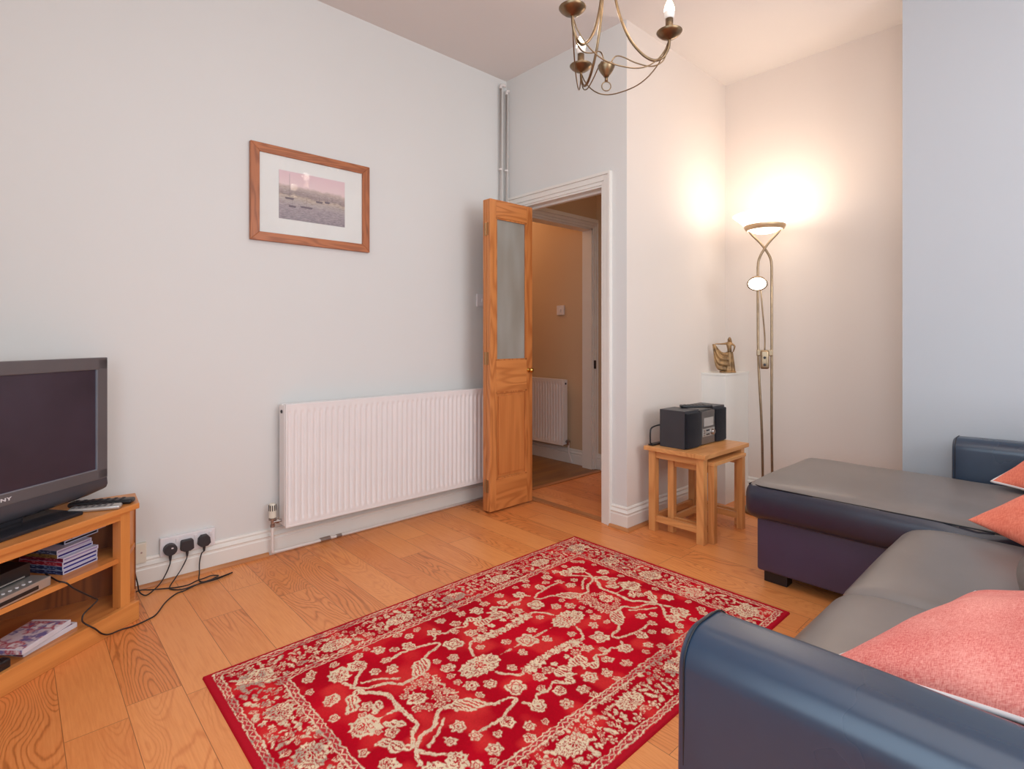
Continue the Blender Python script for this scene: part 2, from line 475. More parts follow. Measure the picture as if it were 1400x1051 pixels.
# door frame (lining + architrave)
def architrave(bm, x, sgn):
    # stepped moulding around opening on plane X=x, projecting towards -X
    for (o0, o1, d) in ((0.0, 0.022, 0.012), (0.022, 0.055, 0.018), (0.055, 0.072, 0.026)):
        y0, y1, zt = 2.034, 2.80, 2.03
        box(bm, x-d, x, y0-o1, y0-o0, 0, zt+o1, 0.002)
        box(bm, x-d, x, y1+o0, min(y1+o1, 2.872), 0, zt+o1, 0.002)
        box(bm, x-d, x, y0-o0, y1+o0, zt+o0, zt+o1, 0.002)
bm = BM(); architrave(bm, XB, 1)
struct('trim_7', bm, M['gloss'])
bm = BM()
box(bm, XB-0.005, XB+0.12, 2.022, 2.036, 0, 2.032); box(bm, XB-0.005, XB+0.12, 2.798, 2.812, 0, 2.032); box(bm, XB-0.005, XB+0.12, 2.022, 2.812, 2.018, 2.034)
box(bm, XB+0.05, XB+0.075, 2.036, 2.048, 0, 2.018); box(bm, XB+0.05, XB+0.075, 2.048, 2.79, 2.004, 2.018)
struct('trim_8', bm, M['gloss'])
# lobby door frame in the far opening
bm = BM()
for (o0, o1, d) in ((0.0, 0.02, 0.01), (0.02, 0.045, 0.016), (0.045, 0.075, 0.024)):
    box(bm, 2.80-o1, 3.60+o0, YA-d, YA, 2.03+o0, 2.03+o1, 0.002)
    box(bm, 2.80-o1, 2.80-o0, YA-d, YA, 0, 2.03+o1, 0.002)
    box(bm, 3.60+o0, min(3.60+o1, 3.648), YA-d, YA, 0, 2.03+o1, 0.002)
box(bm, 3.585, 3.60, YA, YA+0.1, 0, 2.03); box(bm, 2.80, 2.815, YA, YA+0.1, 0, 2.03); box(bm, 2.80, 3.60, YA, YA+0.1, 2.015, 2.03)
fr = struct('trim_9', bm, M['gloss'])
obj('strike_plate', box(BM(), 3.603, 3.62, YA-0.022, YA-0.008, 0.85, 0.92, 0.002), M['dark_rubber'], fr)

# ------------------------------------------------------------------ bifold door
door = thing('door_1', 'glazed pine bifold door folded open into the room beside the radiator', 'door', (2.59, 2.605, 0.0))
door['kind'] = 'structure'
def leaf(y0, front=True):
    # local coords, root at (2.59,2.605); leaf from x=-0.372..0 , thickness 0.034 from y0
    x0, x1 = -0.374, 0.0; y1 = y0+0.033; zb, zt = 0.012, 1.99
    sw = 0.052
    bm = BM()
    box(bm, x0, x0+sw, y0, y1, zb, zt, 0.002); box(bm, x1-sw, x1, y0, y1, zb, zt, 0.002)
    lf = obj('leaf', bm, M['pineZ'], door)
    bm = BM()
    box(bm, x0+sw, x1-sw, y0, y1, 1.878, zt, 0.001)
    box(bm, x0+sw, x1-sw, y0, y1, 0.765, 0.965, 0.001)
    box(bm, x0+sw, x1-sw, y0, y1, zb, 0.205, 0.001)
    obj('rail', bm, M['pineX'], lf)
    # mouldings round openings
    bm = BM()
    for (za, zb2) in ((0.205, 0.765), (0.965, 1.878)):
        for yy0, yy1 in ((y0+0.003, y0+0.012),):
            box(bm, x0+sw, x0+sw+0.010, yy0, yy1, za, zb2, 0.002); box(bm, x1-sw-0.010, x1-sw, yy0, yy1, za, zb2, 0.002)
            box(bm, x0+sw, x1-sw, yy0, yy1, za, za+0.010, 0.002); box(bm, x0+sw, x1-sw, yy0, yy1, zb2-0.010, zb2, 0.002)
    obj('moulding', bm, M['pineZ'], lf)
    # raised panel
    bm = BM()
    box(bm, x0+sw, x1-sw, y0+0.014, y0+0.020, 0.205, 0.765)
    box(bm, x0+sw+0.026, x1-sw-0.026, y0+0.007, y0+0.016, 0.235, 0.735, 0.004)
    obj('panel', bm, M['pinepanel'], lf)
    obj('glass_pane', box(BM(), x0+sw-0.002, x1-sw+0.002, y0+0.014, y0+0.018, 0.963, 1.880), M['frost'], lf)
    if front:
        rot = Matrix.Rotation(PI/2, 3, 'X')
        bm = lathe(BM(), [(0.014, 0), (0.014, 0.003), (0.006, 0.006), (0.006, 0.018), (0.013, 0.022), (0.017, 0.030), (0.015, 0.038), (0.007, 0.043), (0.0001, 0.044)], (x1-0.036, y0, 0.895), 20, rot)
        obj('knob', bm, M['brass_bright'], lf, smooth=True)
    return lf
leaf(0.0, True); leaf(0.036, False)
for z in (0.17, 0.98, 1.80):
    bm = BM(); box(bm, -0.3765, -0.374, 0.014, 0.055, z-0.04, z+0.04)
    lathe(bm, [(0.0045, -0.04), (0.0045, 0.04)], (-0.379, 0.0345, z), 10)
    obj('hinge', bm, M['steel_hinge'], door)

# ------------------------------------------------------------------ radiators
def radiator(name, label, loc, rotz, W, Ht, D, valve_side, n_rib=None):
    """local: front faces -y, back at y=0; x from 0..W ; z from 0..Ht"""
    t = thing(name, label, 'radiator', loc, rotz)
    # fluted front panel
    pitch = 0.0333; n = int(W/pitch)
    bm = BM(); xs = []
    e = (W-n*pitch)/2
    prof = []
    prof.append((0.0, 0.0)); prof.append((e+0.004, 0.0))
    for i in range(n):
        b = e+i*pitch
        for u, d in ((0.18, 0), (0.30, 0.006), (0.38, 0.0085), (0.62, 0.0085), (0.70, 0.006), (0.82, 0)):
            prof.append((b+u*pitch, d))
    prof.append((W-e-0.004, 0.0)); prof.append((W, 0.0))
    zr = [0.0, 0.018, 0.032, 0.045, Ht-0.050, Ht-0.036, Ht-0.022, Ht]
    zf = [0, 0, 0.35, 1, 1, 0.35, 0, 0]
    rows = [[bm.verts.new((x, -D+d*f, z)) for x, d in prof] for z, f in zip(zr, zf)]
    for a, b in zip(rows, rows[1:]):
        for i in range(len(prof)-1): bm.faces.new((a[i], a[i+1], b[i+1], b[i]))
    fp = obj('front_panel', bm, M['rad'], t); autosmooth(fp, 50)
    # frame rim
    bm = BM()
    box(bm, 0, W, -D-0.002, -D+0.012, -0.004, 0.006, 0.002); box(bm, 0, W, -D-0.002, -D+0.012, Ht-0.006, Ht+0.004, 0.002)
    box(bm, -0.003, 0.004, -D-0.002, -D+0.012, -0.004, Ht+0.004, 0.002); box(bm, W-0.004, W+0.003, -D-0.002, -D+0.012, -0.004, Ht+0.004, 0.002)
    obj('rim', bm, M['rad'], t)
    # body & side caps
    obj('rear_panel', box(BM(), 0.004, W-0.004, -0.045, -0.032, 0.0, Ht-0.01, 0.003), M['rad'], t)
    for x in (0.0, W):
        bm = BM(); s0 = -0.006 if x == 0 else -0.004
        box(bm, x+s0, x+s0+0.01, -D+0.01, -0.03, 0.004, Ht-0.002, 0.002)
        sp = obj('side_panel', bm, M['rad'], t)
        rot = Matrix.Rotation(-PI/2 if x == 0 else PI/2, 3, 'Y')
        obj('vent_plug', lathe(BM(), [(0.009, 0), (0.009, 0.004), (0.004, 0.006)], (x+(s0 if x == 0 else s0+0.01), -D/2-0.01, Ht-0.035), 12, rot), M['dark_rubber'], sp)
    bm = BM()
    for i in range(int(W/0.02)):
        box(bm, 0.01+i*0.02, 0.013+i*0.02, -D+0.012, -0.045, Ht-0.006, Ht-0.001)
    box(bm, 0, W, -D+0.004, -D+0.014, Ht-0.003, Ht+0.002); box(bm, 0, W, -0.05, -0.04, Ht-0.003, Ht+0.002)
    obj('top_grille', bm, M['rad'], t)
    for x in (0.2, W-0.2):
        obj('bracket', box(BM(), x-0.02, x+0.02, -0.034, 0.0, 0.05, Ht-0.08), M['rad'], t)
    return t
rd = radiator('radiator', 'long white ribbed panel radiator low on the wall beside the pine door', (1.022, YA, 0.153), 0, 1.40, 0.617, 0.11, 'L')
# valve assembly (local coordinates: subtract root)
vx, vy = -0.050, -0.058
bm = lathe(BM(), [(0.012, 0), (0.0175, 0.004), (0.0175, 0.02), (0.0165, 0.055), (0.015, 0.070), (0.012, 0.074), (0.0001, 0.075)], (vx, vy, 0.046), 20)
vh = obj('valve_head', bm, M['cream_plastic'], rd, smooth=True); autosmooth(vh)
bm = BM()
for k in range(10):
    a = 2*PI*k/10
    box(bm, vx+0.0168*math.cos(a)-0.0018, vx+0.0168*math.cos(a)+0.0018, vy+0.0168*math.sin(a)-0.0018, vy+0.0168*math.sin(a)+0.0018, 0.085, 0.113)
obj('grip_slot', bm, M['dark_rubber'], vh)
bm = lathe(BM(), [(0.019, 0.038), (0.019, 0.046)], (vx, vy, 0), 18)
lathe(bm, [(0.0095, 0.0), (0.0115, 0.002), (0.0115, 0.014), (0.0085, 0.016), (0.0085, 0.038)], (vx, vy, 0), 14)
tube(bm, [(vx, vy, 0.026), (vx+0.046, vy, 0.026)], 0.008, 12); tube(bm, [(vx+0.018, vy, 0.026), (vx+0.03, vy, 0.026)], 0.0115, 6)
obj('valve_body', bm, M['chrome'], rd)
bm = tube(BM(), smoothpath([(vx, vy, 0.0), (vx, vy, -0.06), (vx, vy, -0.118), (vx+0.006, vy+0.002, -0.128), (vx+0.02, vy+0.004, -0.130), (vx+0.1, vy+0.004, -0.131)], 6)+[Vector((vx+1.55, vy+0.004, -0.131))], 0.0078, 10)
fp = obj('feed_pipe', bm, M['pipe'], rd, smooth=True)
bm = BM(); tube(bm, [(0.20, vy+0.004, -0.131), (0.255, vy+0.004, -0.131)], 0.0125, 12)
obj('pipe_joint', bm, M['chrome'], rd)
obj('pipe_joint', tube(BM(), [(0.29, vy+0.004, -0.131), (0.32, vy+0.004, -0.131)], 0.010, 12), M['chrome'], rd)

hr = radiator('radiator', 'smaller white ribbed radiator on the hall wall seen through the doorway', (3.65, 4.05, 0.165), -PI/2, 0.845, 0.575, 0.09, 'R')
bm = BM(); tube(bm, smoothpath([(0.845, -0.045, 0.03), (0.875, -0.045, 0.03), (0.878, -0.045, 0.0), (0.879, -0.044, -0.06), (0.90, -0.03, -0.15)], 5), 0.008, 10)
obj('feed_pipe', bm, M['pipe'], hr)
bm = BM(); tube(bm, [(0.848, -0.045, 0.03), (0.885, -0.045, 0.03)], 0.012, 10); tube(bm, [(0.872, -0.045, 0.0), (0.872, -0.045, 0.045)], 0.014, 10)
obj('valve_body', bm, M['chrome'], hr)

# corner pipes
for k, (x, y, lab) in enumerate(((2.545, 2.872, 'white vertical heating pipe, the one further out from the room corner'), (2.597, 2.868, 'white vertical heating pipe tight in the room corner beside the door frame'))):
    zt = 2.90 if k == 0 else 2.87
    path = [(x, y, 0.0), (x, y, zt-0.03)]+smoothpath([(x, y, zt-0.03), (x, y, zt-0.008), (x+0.012, y, zt), (x+0.04 if k == 0 else x+0.02, y, zt)], 4)
    p = obj('heating_pipe', tube(BM(), path, 0.0105, 12), M['pipe'], smooth=True)
    tag(p, lab, 'pipe', 'white corner heating pipes')
    for z in (0.9, 2.3):
        obj('pipe_clip', lathe(BM(), [(0.0145, -0.006), (0.0145, 0.006)], (x, y+0.004, z), 14), M['pipe'], p)

# ------------------------------------------------------------------ picture
px0, px1, pz0, pz1 = 0.878, 1.530, 1.606, 2.100
pc = ((px0+px1)/2, YA, (pz0+pz1)/2)
pic = thing('framed_picture', 'wooden framed harbour scene print hanging on the long white wall', 'picture', pc)
hx, hz = (px1-px0)/2, (pz1-pz0)/2; fw = 0.044
def frame_bar(pts):
    bm = BM()
    f = [bm.verts.new((x, -0.024, z)) for x, z in pts]; b = [bm.verts.new((x, -0.001, z)) for x, z in pts]
    bm.faces.new(f); bm.faces.new(b[::-1])
    for i in range(4): bm.faces.new((f[i], b[i], b[(i+1) % 4], f[(i+1) % 4]))
    bmesh.ops.recalc_face_normals(bm, faces=bm.faces); bmesh.ops.bevel(bm, geom=list(bm.edges), offset=0.0018, segments=1, affect='EDGES')
    return bm
I = [(-hx+fw, -hz+fw), (hx-fw, -hz+fw), (hx-fw, hz-fw), (-hx+fw, hz-fw)]; O_ = [(-hx, -hz), (hx, -hz), (hx, hz), (-hx, hz)]
for i in range(4):
    j = (i+1) % 4
    obj('frame_side', frame_bar([O_[i], O_[j], I[j], I[i]]), M['frameX' if i % 2 == 0 else 'frameZ'], pic)
obj('mat_board', box(BM(), -hx+fw-0.003, hx-fw+0.003, -0.012, -0.004, -hz+fw-0.003, hz-fw+0.003), plain('mat_board', (226, 226, 222), 0.8, var=0.01), pic)
def harbour():
    s = NT('harbour_print'); tc = s.n.new('ShaderNodeTexCoord'); sep = s.n.new('ShaderNodeSeparateXYZ'); s.link(tc.outputs['Object'], sep.inputs[0])
    z = sep.outputs[2]
    v = s.coord('Object', (1, 1, 1))
    wob = s.noise(v, 9, 4, 0.6)
    zz = s.math('ADD', z, s.math('MULTIPLY', s.math('SUBTRACT', wob, 0.5), 0.06))
    f = s.math('DIVIDE', s.math('ADD', zz, 0.125), 0.25)
    col = s.ramp(f, [(0.0, rgba((144, 134, 140))), (0.3, rgba((160, 148, 152))), (0.42, rgba((172, 160, 156))), (0.50, rgba((186, 168, 152))), (0.54, rgba((150, 134, 132))), (0.62, rgba((166, 150, 146))), (0.69, rgba((188, 168, 160))), (0.74, rgba((222, 198, 198))), (1.0, rgba((220, 190, 194)))])
    st = s.noise(s.coord('Object', (1, 1, 6)), 55, 3, 0.6)
    band = s.ramp(f, [(0.66, (1, 1, 1, 1)), (0.74, (0, 0, 0, 1))])
    k = s.math('MULTIPLY', s.math('MULTIPLY', s.math('SUBTRACT', st, 0.5), 1.6), band)
    dk = s.mix(s.math('MAXIMUM', k, 0.0), col, rgba((66, 54, 62)))
    lt = s.mix(s.math('MAXIMUM', s.math('MULTIPLY', k, -1.0), 0.0), dk, rgba((214, 202, 196)))
    s.base(lt); s.set(Roughness=0.5); return s.m
obj('harbour_print', box(BM(), 1.02-pc[0], 1.381-pc[0], -0.014, -0.011, 1.733-pc[2], 1.985-pc[2]), harbour(), pic)
bm = BM()
for (bx_, bz_, bl, mh) in ((-0.13, -0.01, 0.05, 0.13), (-0.115, -0.05, 0.04, 0.10), (-0.04, -0.045, 0.07, 0.05), (0.03, -0.005, 0.04, 0.03), (0.075, 0.0, 0.03, 0.025)):
    bm.faces.new([bm.verts.new((bx_+u*bl, -0.0145, bz_+v*0.010)) for u, v in ((-0.4, -0.5), (0.4, -0.5), (0.5, 0.5), (-0.5, 0.5))])
    bm.faces.new([bm.verts.new((bx_+u, -0.0145, bz_+v)) for u, v in ((-0.0006, 0.004), (0.0006, 0.004), (0.0006, mh), (-0.0006, mh))])
obj('boat', bm, plain('boat_ink', (112, 100, 108), 0.6), pic)
obj('glass_pane', box(BM(), -hx+fw-0.002, hx-fw+0.002, -0.019, -0.0175, -hz+fw-0.002, hz-fw+0.002), M['picglass'], pic)

# ------------------------------------------------------------------ switches and sockets
def plate(bm, x0, x1, z0, z1, d=0.012): return box(bm, x0, x1, -d, 0, z0, z1, 0.003)
t = thing('light_switch', 'white light switch half hidden behind the open pine door', 'switch', (2.385, YA, 1.368))
obj('switch_plate', plate(BM(), -0.043, 0.043, -0.043, 0.043), M['white_plastic'], t)
obj('rocker', box(BM(), -0.006, 0.006, -0.017, -0.010, -0.012, 0.012, 0.002), M['white_plastic'], t)
t = thing('light_switch', 'square white switch plate on the hall wall above the radiator', 'switch', (3.65, 3.302, 1.358), -PI/2)
obj('switch_plate', plate(BM(), -0.043, 0.043, -0.043, 0.043), M['white_plastic'], t)
obj('rocker', box(BM(), -0.008, 0.008, -0.017, -0.010, -0.014, 0.014, 0.002), M['white_plastic'], t)
t = thing('wall_socket', 'white triple plug socket above the skirting with three black plugs in it', 'socket', (0.6065, YA, 0.16))
obj('socket_plate', box(BM(), -0.112, 0.112, -0.022, 0, -0.040, 0.042, 0.004), M['white_plastic'], t)
for x in (-0.045, 0.030, 0.092):
    obj('rocker', box(BM(), x-0.006, x+0.006, -0.028, -0.02, 0.014, 0.03, 0.002), M['white_plastic'], t)
t = thing('wall_socket', 'cream blank socket plate just right of the wooden TV stand', 'socket', (0.40, YA, 0.158))
obj('socket_plate', box(BM(), -0.043, 0.043, -0.020, 0, -0.045, 0.043, 0.004), M['cream_plastic'], t)
for x in (-0.03, 0.024): obj('screw', lathe(BM(), [(0.004, 0), (0.004, 0.002)], (x, -0.020, 0.002), 10, Matrix.Rotation(PI/2, 3, 'X')), M['chrome'], t)
PLUGS = [((0.531, 0.150), 'round black plug, nearest the TV stand of the three in the socket', 0),
         ((0.598, 0.154), 'squarish black plug in the middle of the triple socket', 1),
         ((0.668, 0.158), 'tapered black plug, nearest the radiator of the three in the socket', 2)]
for (x, z), lab, kind in PLUGS:
    p = thing('plug', lab, 'plug', (x, YA-0.022, z), 0, 'black plugs in the triple socket')
    pts = {0: [(0.027*math.sin(a), 0.026*math.cos(a)+0.001) for a in np.linspace(0.0, 2*PI, 20, endpoint=False)],
           1: [(-0.027, -0.018), (-0.012, -0.026), (0.012, -0.026), (0.027, -0.018), (0.025, 0.020), (0.020, 0.025), (-0.020, 0.025), (-0.025, 0.020)],
           2: [(-0.027, -0.014), (-0.014, -0.026), (0.014, -0.026), (0.027, -0.014), (0.024, 0.012), (0.012, 0.026), (-0.012, 0.026), (-0.024, 0.012)]}[kind]
    bm = BM(); prism(bm, pts, 0, 0.028, 0.004)
    bmesh.ops.rotate(bm, verts=bm.verts, cent=(0, 0, 0), matrix=Matrix.Rotation(PI/2, 3, 'X'))
    obj('plug_body', bm, M['dark_rubber'], p)
    obj('strain_relief', tube(BM(), [(0, -0.014, -0.022), (0, -0.015, -0.036), (0, -0.016, -0.050)], [0.0075, 0.006, 0.004], 10), M['dark_rubber'], p)
    if kind == 0: obj('fuse_mark', box(BM(), 0.002, 0.010, -0.0295, -0.0275, 0.006, 0.011), M['white_plastic'], p)

def cable(pts, label, r=0.0027, group='black power cables on the floor'):
    o = obj('power_cable', tube(BM(), smoothpath(pts, 8), r, 8), M['cable'], smooth=True)
    tag(o, label, 'cable', group)
pl = lambda i: (PLUGS[i][0][0], YA-0.038, PLUGS[i][0][1]-0.05)
F_ = 0.0045
cable([pl(0), (0.527, 2.855, 0.085), (0.512, 2.852, 0.05), (0.487, 2.835, 0.02), (0.454, 2.81, F_), (0.425, 2.785, F_), (0.405, 2.80, 0.02), (0.398, 2.80, 0.06), (0.386, 2.80, 0.12), (0.372, 2.80, 0.17), (0.34, 2.80, 0.2)],
      'black cable from the round plug looping up behind the TV stand')
cable([pl(1), (0.592, 2.855, 0.09), (0.572, 2.85, 0.055), (0.545, 2.835, 0.025), (0.518, 2.805, F_), (0.522, 2.768, F_), (0.56, 2.74, F_), (0.62, 2.752, F_), (0.69, 2.75, F_), (0.768, 2.778, F_), (0.70, 2.745, F_+0.007), (0.62, 2.736, F_+0.007), (0.56, 2.722, F_), (0.524, 2.712, F_), (0.475, 2.655, F_), (0.428, 2.566, F_), (0.395, 2.540, F_), (0.345, 2.520, F_), (0.305, 2.508, 0.010), (0.268, 2.494, 0.012), (0.244, 2.477, 0.03), (0.222, 2.462, 0.062), (0.196, 2.462, 0.088), (0.186, 2.458, 0.105), (0.190, 2.462, 0.125), (0.214, 2.478, 0.140), (0.232, 2.490, 0.152), (0.219, 2.482, 0.168), (0.190, 2.462, 0.20), (0.160, 2.442, 0.235), (0.140, 2.433, 0.262), (0.12, 2.445, 0.27), (0.106, 2.50, 0.268), (0.09, 2.56, 0.268)],
      'long black cable from the middle plug draped over the TV stand shelf')
cable([pl(2), (0.655, 2.855, 0.10), (0.646, 2.852, 0.06), (0.643, 2.84, 0.02), (0.632, 2.80, F_), (0.636, 2.765, F_), (0.665, 2.745, F_+0.007), (0.70, 2.762, F_+0.007), (0.708, 2.79, F_), (0.685, 2.808, F_), (0.655, 2.80, F_), (0.617, 2.775, F_+0.007), (0.58, 2.755, F_+0.007), (0.54, 2.78, F_), (0.502, 2.800, F_), (0.45, 2.82, F_+0.004), (0.41, 2.83, F_+0.01), (0.37, 2.83, F_)],
      'black cable from the plug nearest the radiator, knotted in a loop on the floor')

# ------------------------------------------------------------------ TV stand (corner unit)
A35 = math.radians(35)
SO = Vector((0.366, 2.588)); e1 = Vector((math.cos(A35), math.sin(A35))); e2 = Vector((-math.sin(A35), math.cos(A35)))
def toL(x, y):
    d = Vector((x, y))-SO; return (d.dot(e1), d.dot(e2))
stand = thing('corner_tv_stand', 'oak corner TV stand with open shelves in front of the long wall', 'tv stand', (SO.x, SO.y, 0), A35)
W_ = 0.95
back_r = toL(0.382, 2.757); apex = toL(-0.52, 2.83); back_l = toL(-0.60, 2.06); fl = (-W_, 0.0)
def inset(pts, d):
    c = Vector((sum(p[0] for p in pts)/len(pts), sum(p[1] for p in pts)/len(pts)))
    return [tuple(Vector(p)+(c-Vector(p)).normalized()*d) for p in pts]
pent = [(0, 0), back_r, apex, back_l, fl]
obj('top_board', prism(BM(), [(0.006, -0.006), (back_r[0]+0.006, back_r[1]+0.003), apex, back_l, (-W_-0.006, -0.006)], 0.436, 0.458, 0.004), M['standX'], stand)
ins = inset(pent, 0.035)
i0 = (-0.03, 0.022)
body = [(-0.022, 0.012), (back_r[0]-0.014, back_r[1]-0.02), ins[2], ins[3], (-W_+0.022, 0.012)]
obj('shelf', prism(BM(), [(body[0][0]-0.004, 0.018)]+body[1:4]+[(body[4][0]+0.004, 0.018)], 0.243, 0.262, 0.002), M['standX'], stand)
obj('bottom_board', prism(BM(), [(-0.004, 0.004)]+body[1:4]+[(-W_+0.004, 0.004)], 0.05, 0.068, 0.002), M['standX'], stand)
bm = BM(); box(bm, -W_, 0.0, -0.012, 0.010, 0.0, 0.074, 0.004)
obj('plinth', bm, M['standX'], stand)
obj('apron', box(BM(), -W_+0.04, -0.04, 0.008, 0.026, 0.408, 0.437, 0.002), M['standX'], stand)
for x0 in (-0.064, -W_+0.024):
    obj('post', box(BM(), x0, x0+0.040, 0.006, 0.045, 0.068, 0.437, 0.002), M['standZ'], stand)
def panel(a, b, z0, z1, th=0.012):
    a = Vector(a); b = Vector(b); t = (b-a).normalized(); n = Vector((-t.y, t.x))
    q = [a, b, b+n*th, a+n*th]
    return prism(BM(), [tuple(v) for v in q], z0, z1)
obj('side_panel', panel((-0.036, 0.04), body[1], 0.068, 0.436), M['standZ'], stand)
obj('side_panel', panel(body[3], (-W_+0.036, 0.04), 0.068, 0.436), M['standZ'], stand)
obj('back_panel', panel(body[1], body[2], 0.05, 0.436), M['backpanel'], stand)
obj('back_panel', panel(body[2], body[3], 0.05, 0.436), M['backpanel'], stand)

# ------------------------------------------------------------------ television
A38 = math.radians(38)
tvr = Vector((0.288, 2.735))
tv = thing('television', 'grey flat screen television standing on the oak corner stand', 'television', (tvr.x, tvr.y, 0.458), A38)
# local: x -0.80..0 ; front faces -y ; z from 0 = stand top
TZ0, TZ1 = 0.042, 0.575; TW = 0.80
bm = BM()
# front frame as four bars
bz0, bz1, bx = 0.128, TZ1-0.048, 0.043
box(bm, -TW, 0, -0.0, 0.030, bz1, TZ1, 0.004); box(bm, -TW, 0, 0.0, 0.030, 0.088, bz0, 0.004)
box(bm, -TW, -TW+bx, 0.0, 0.030, 0.09, TZ1-0.004, 0.004); box(bm, -bx, 0, 0.0, 0.030, 0.09, TZ1-0.004, 0.004)
obj('bezel', bm, M['tvbez'], tv)
bm = BM(); z = [0.040, 0.052, 0.088]
# lower curved speaker bar
prof = [(0.03, 0.030), (0.02, 0.034), (0.006, 0.044), (0.0, 0.060), (0.002, 0.088), (0.03, 0.088)]
rr = []
for k in range(13):
    x = -TW+TW*k/12; u = (k-6)/6; dz = -0.008*(1-u*u)+0.006*max(0, abs(u)-0.8)*5
    rr.append([bm.verts.new((x, y, zz+dz*(0.088-zz)/0.05)) for y, zz in prof])
for a, b in zip(rr, rr[1:]):
    for i in range(len(prof)-1): bm.faces.new((a[i], b[i], b[i+1], a[i+1]))
bm.faces.new(rr[0]); bm.faces.new(rr[-1][::-1]); bmesh.ops.recalc_face_normals(bm, faces=bm.faces)
autosmooth(obj('speaker_bar', bm, M['tvbar'], tv))
obj('screen', box(BM(), -TW+bx-0.002, -bx+0.002, 0.007, 0.012, bz0-0.002, bz1+0.002), M['screen'], tv)
bm = BM(); box(bm, -bx-0.004, -bx, 0.0015, 0.007, bz0, bz1); box(bm, -TW+bx, -TW+bx+0.004, 0.0015, 0.007, bz0, bz1)
box(bm, -TW+bx, -bx, 0.0015, 0.007, bz0, bz0+0.003)
obj('screen_lip', bm, M['silver_lip'], tv)
bm = BM(); box(bm, -TW+0.01, -0.01, 0.028, 0.06, 0.045, TZ1-0.01, 0.008); box(bm, -TW+0.12, -0.12, 0.058, 0.085, 0.10, TZ1-0.12, 0.01)
obj('rear_housing', bm, M['tvdark'], tv)
cx_ = -TW/2
obj('neck', box(BM(), cx_-0.09, cx_+0.09, 0.02, 0.055, 0.010, 0.06, 0.006), M['tvdark'], tv)
bx0 = toL  # base plate
bm = BM(); box(bm, cx_-0.215, cx_+0.215, -0.088, 0.10, 0.0005, 0.013, 0.004)
obj('base_plate', bm, M['tvdark'], tv)
cu = bpy.data.curves.new('lettering', 'FONT'); cu.body = 'SONY'; cu.size = 0.019; cu.align_x = 'CENTER'; cu.align_y = 'CENTER'; cu.extrude = 0.0004; cu.offset = 0.0006; cu.space_character = 1.15
tmp = bpy.data.objects.new('tmp', cu); COL.objects.link(tmp)
me = bpy.data.meshes.new_from_object(tmp); bpy.data.objects.remove(tmp)
lg = obj('maker_lettering', me, M['white_plastic'], tv, (cx_, -0.0008, 0.109)); lg.rotation_euler = (PI/2, 0, 0); lg.scale = (1.25, 0.8, 1)

# remotes on the stand
def remote(x, y, z, rz, L, W, Hh, m, label, btn, group='remote controls on the TV stand'):
    r = thing('remote_control', label, 'remote control', (x, y, z), rz, group)
    bm = BM(); rbox(bm, (0, 0, Hh/2), (L, W, Hh), Hh*0.45, (3, 2, 1))
    obj('casing', bm, m, r, smooth=True)
    bm = BM()
    for i in range(7):
        for j in (-1, 0, 1):
            u = -L*0.40+i*L*0.12
            box(bm, u-L*0.025, u+L*0.025, j*W*0.27-W*0.08, j*W*0.27+W*0.08, Hh-0.0005, Hh+0.0018, 0.0006)
    obj('button', bm, btn, r)
remote(0.262, 2.655, 0.4585, math.radians(-27), 0.215, 0.048, 0.018, M['black_plastic'], 'black remote control lying behind the silver one on the TV stand', M['dark_rubber'])
remote(0.235, 2.583, 0.4585, math.radians(-22), 0.165, 0.042, 0.017, M['silver'], 'silver grey remote control at the front of the TV stand top', M['tvbez'])

# ------------------------------------------------------------------ discs and boxes in the stand
caseM = plain('case_plastic', (206, 204, 222), 0.3, var=0.02)
inkM = [plain('ink_navy', (34, 28, 110), 0.35), plain('ink_blue', (46, 54, 140), 0.35), plain('ink_lilac', (150, 138, 176), 0.35), plain('ink_dark', (24, 24, 34), 0.35)]
def spine_mat(name, c, c2):
    s = NT(name); v = s.coord('Object', (1, 1, 1))
    n = s.noise(s.coord('Object', (1, 1, 4)), 60, 2)
    s.base(s.ramp(n, [(0.52, rgba(c)), (0.60, rgba(c2))])); s.set(Roughness=0.3); return s.m
spines = [spine_mat('spine_navy', (30, 40, 84), (90, 110, 150)), spine_mat('spine_blue', (24, 46, 92), (120, 140, 170)), spine_mat('spine_red', (150, 24, 44), (196, 120, 130)), spine_mat('spine_wine', (110, 20, 44), (180, 90, 110)), spine_mat('spine_gold', (140, 110, 60), (90, 60, 40)), spine_mat('spine_slate', (52, 58, 84), (130, 136, 160)), spine_mat('spine_dark', (26, 28, 40), (70, 80, 110)), spine_mat('spine_teal', (30, 60, 90), (90, 120, 150))]
words = ['navy spine, lowest in the shelf stack', 'blue spine, second from the bottom of the shelf stack', 'bright red spine, third from the bottom of the shelf stack', 'wine red spine, fourth from the bottom of the shelf stack',
         'gold brown spine, fifth from the bottom of the shelf stack', 'slate spine, sixth from the bottom of the shelf stack', 'black spine, set back second from the top of the shelf stack', 'teal blue spine, topmost and furthest right in the shelf stack']
az = math.radians(38)
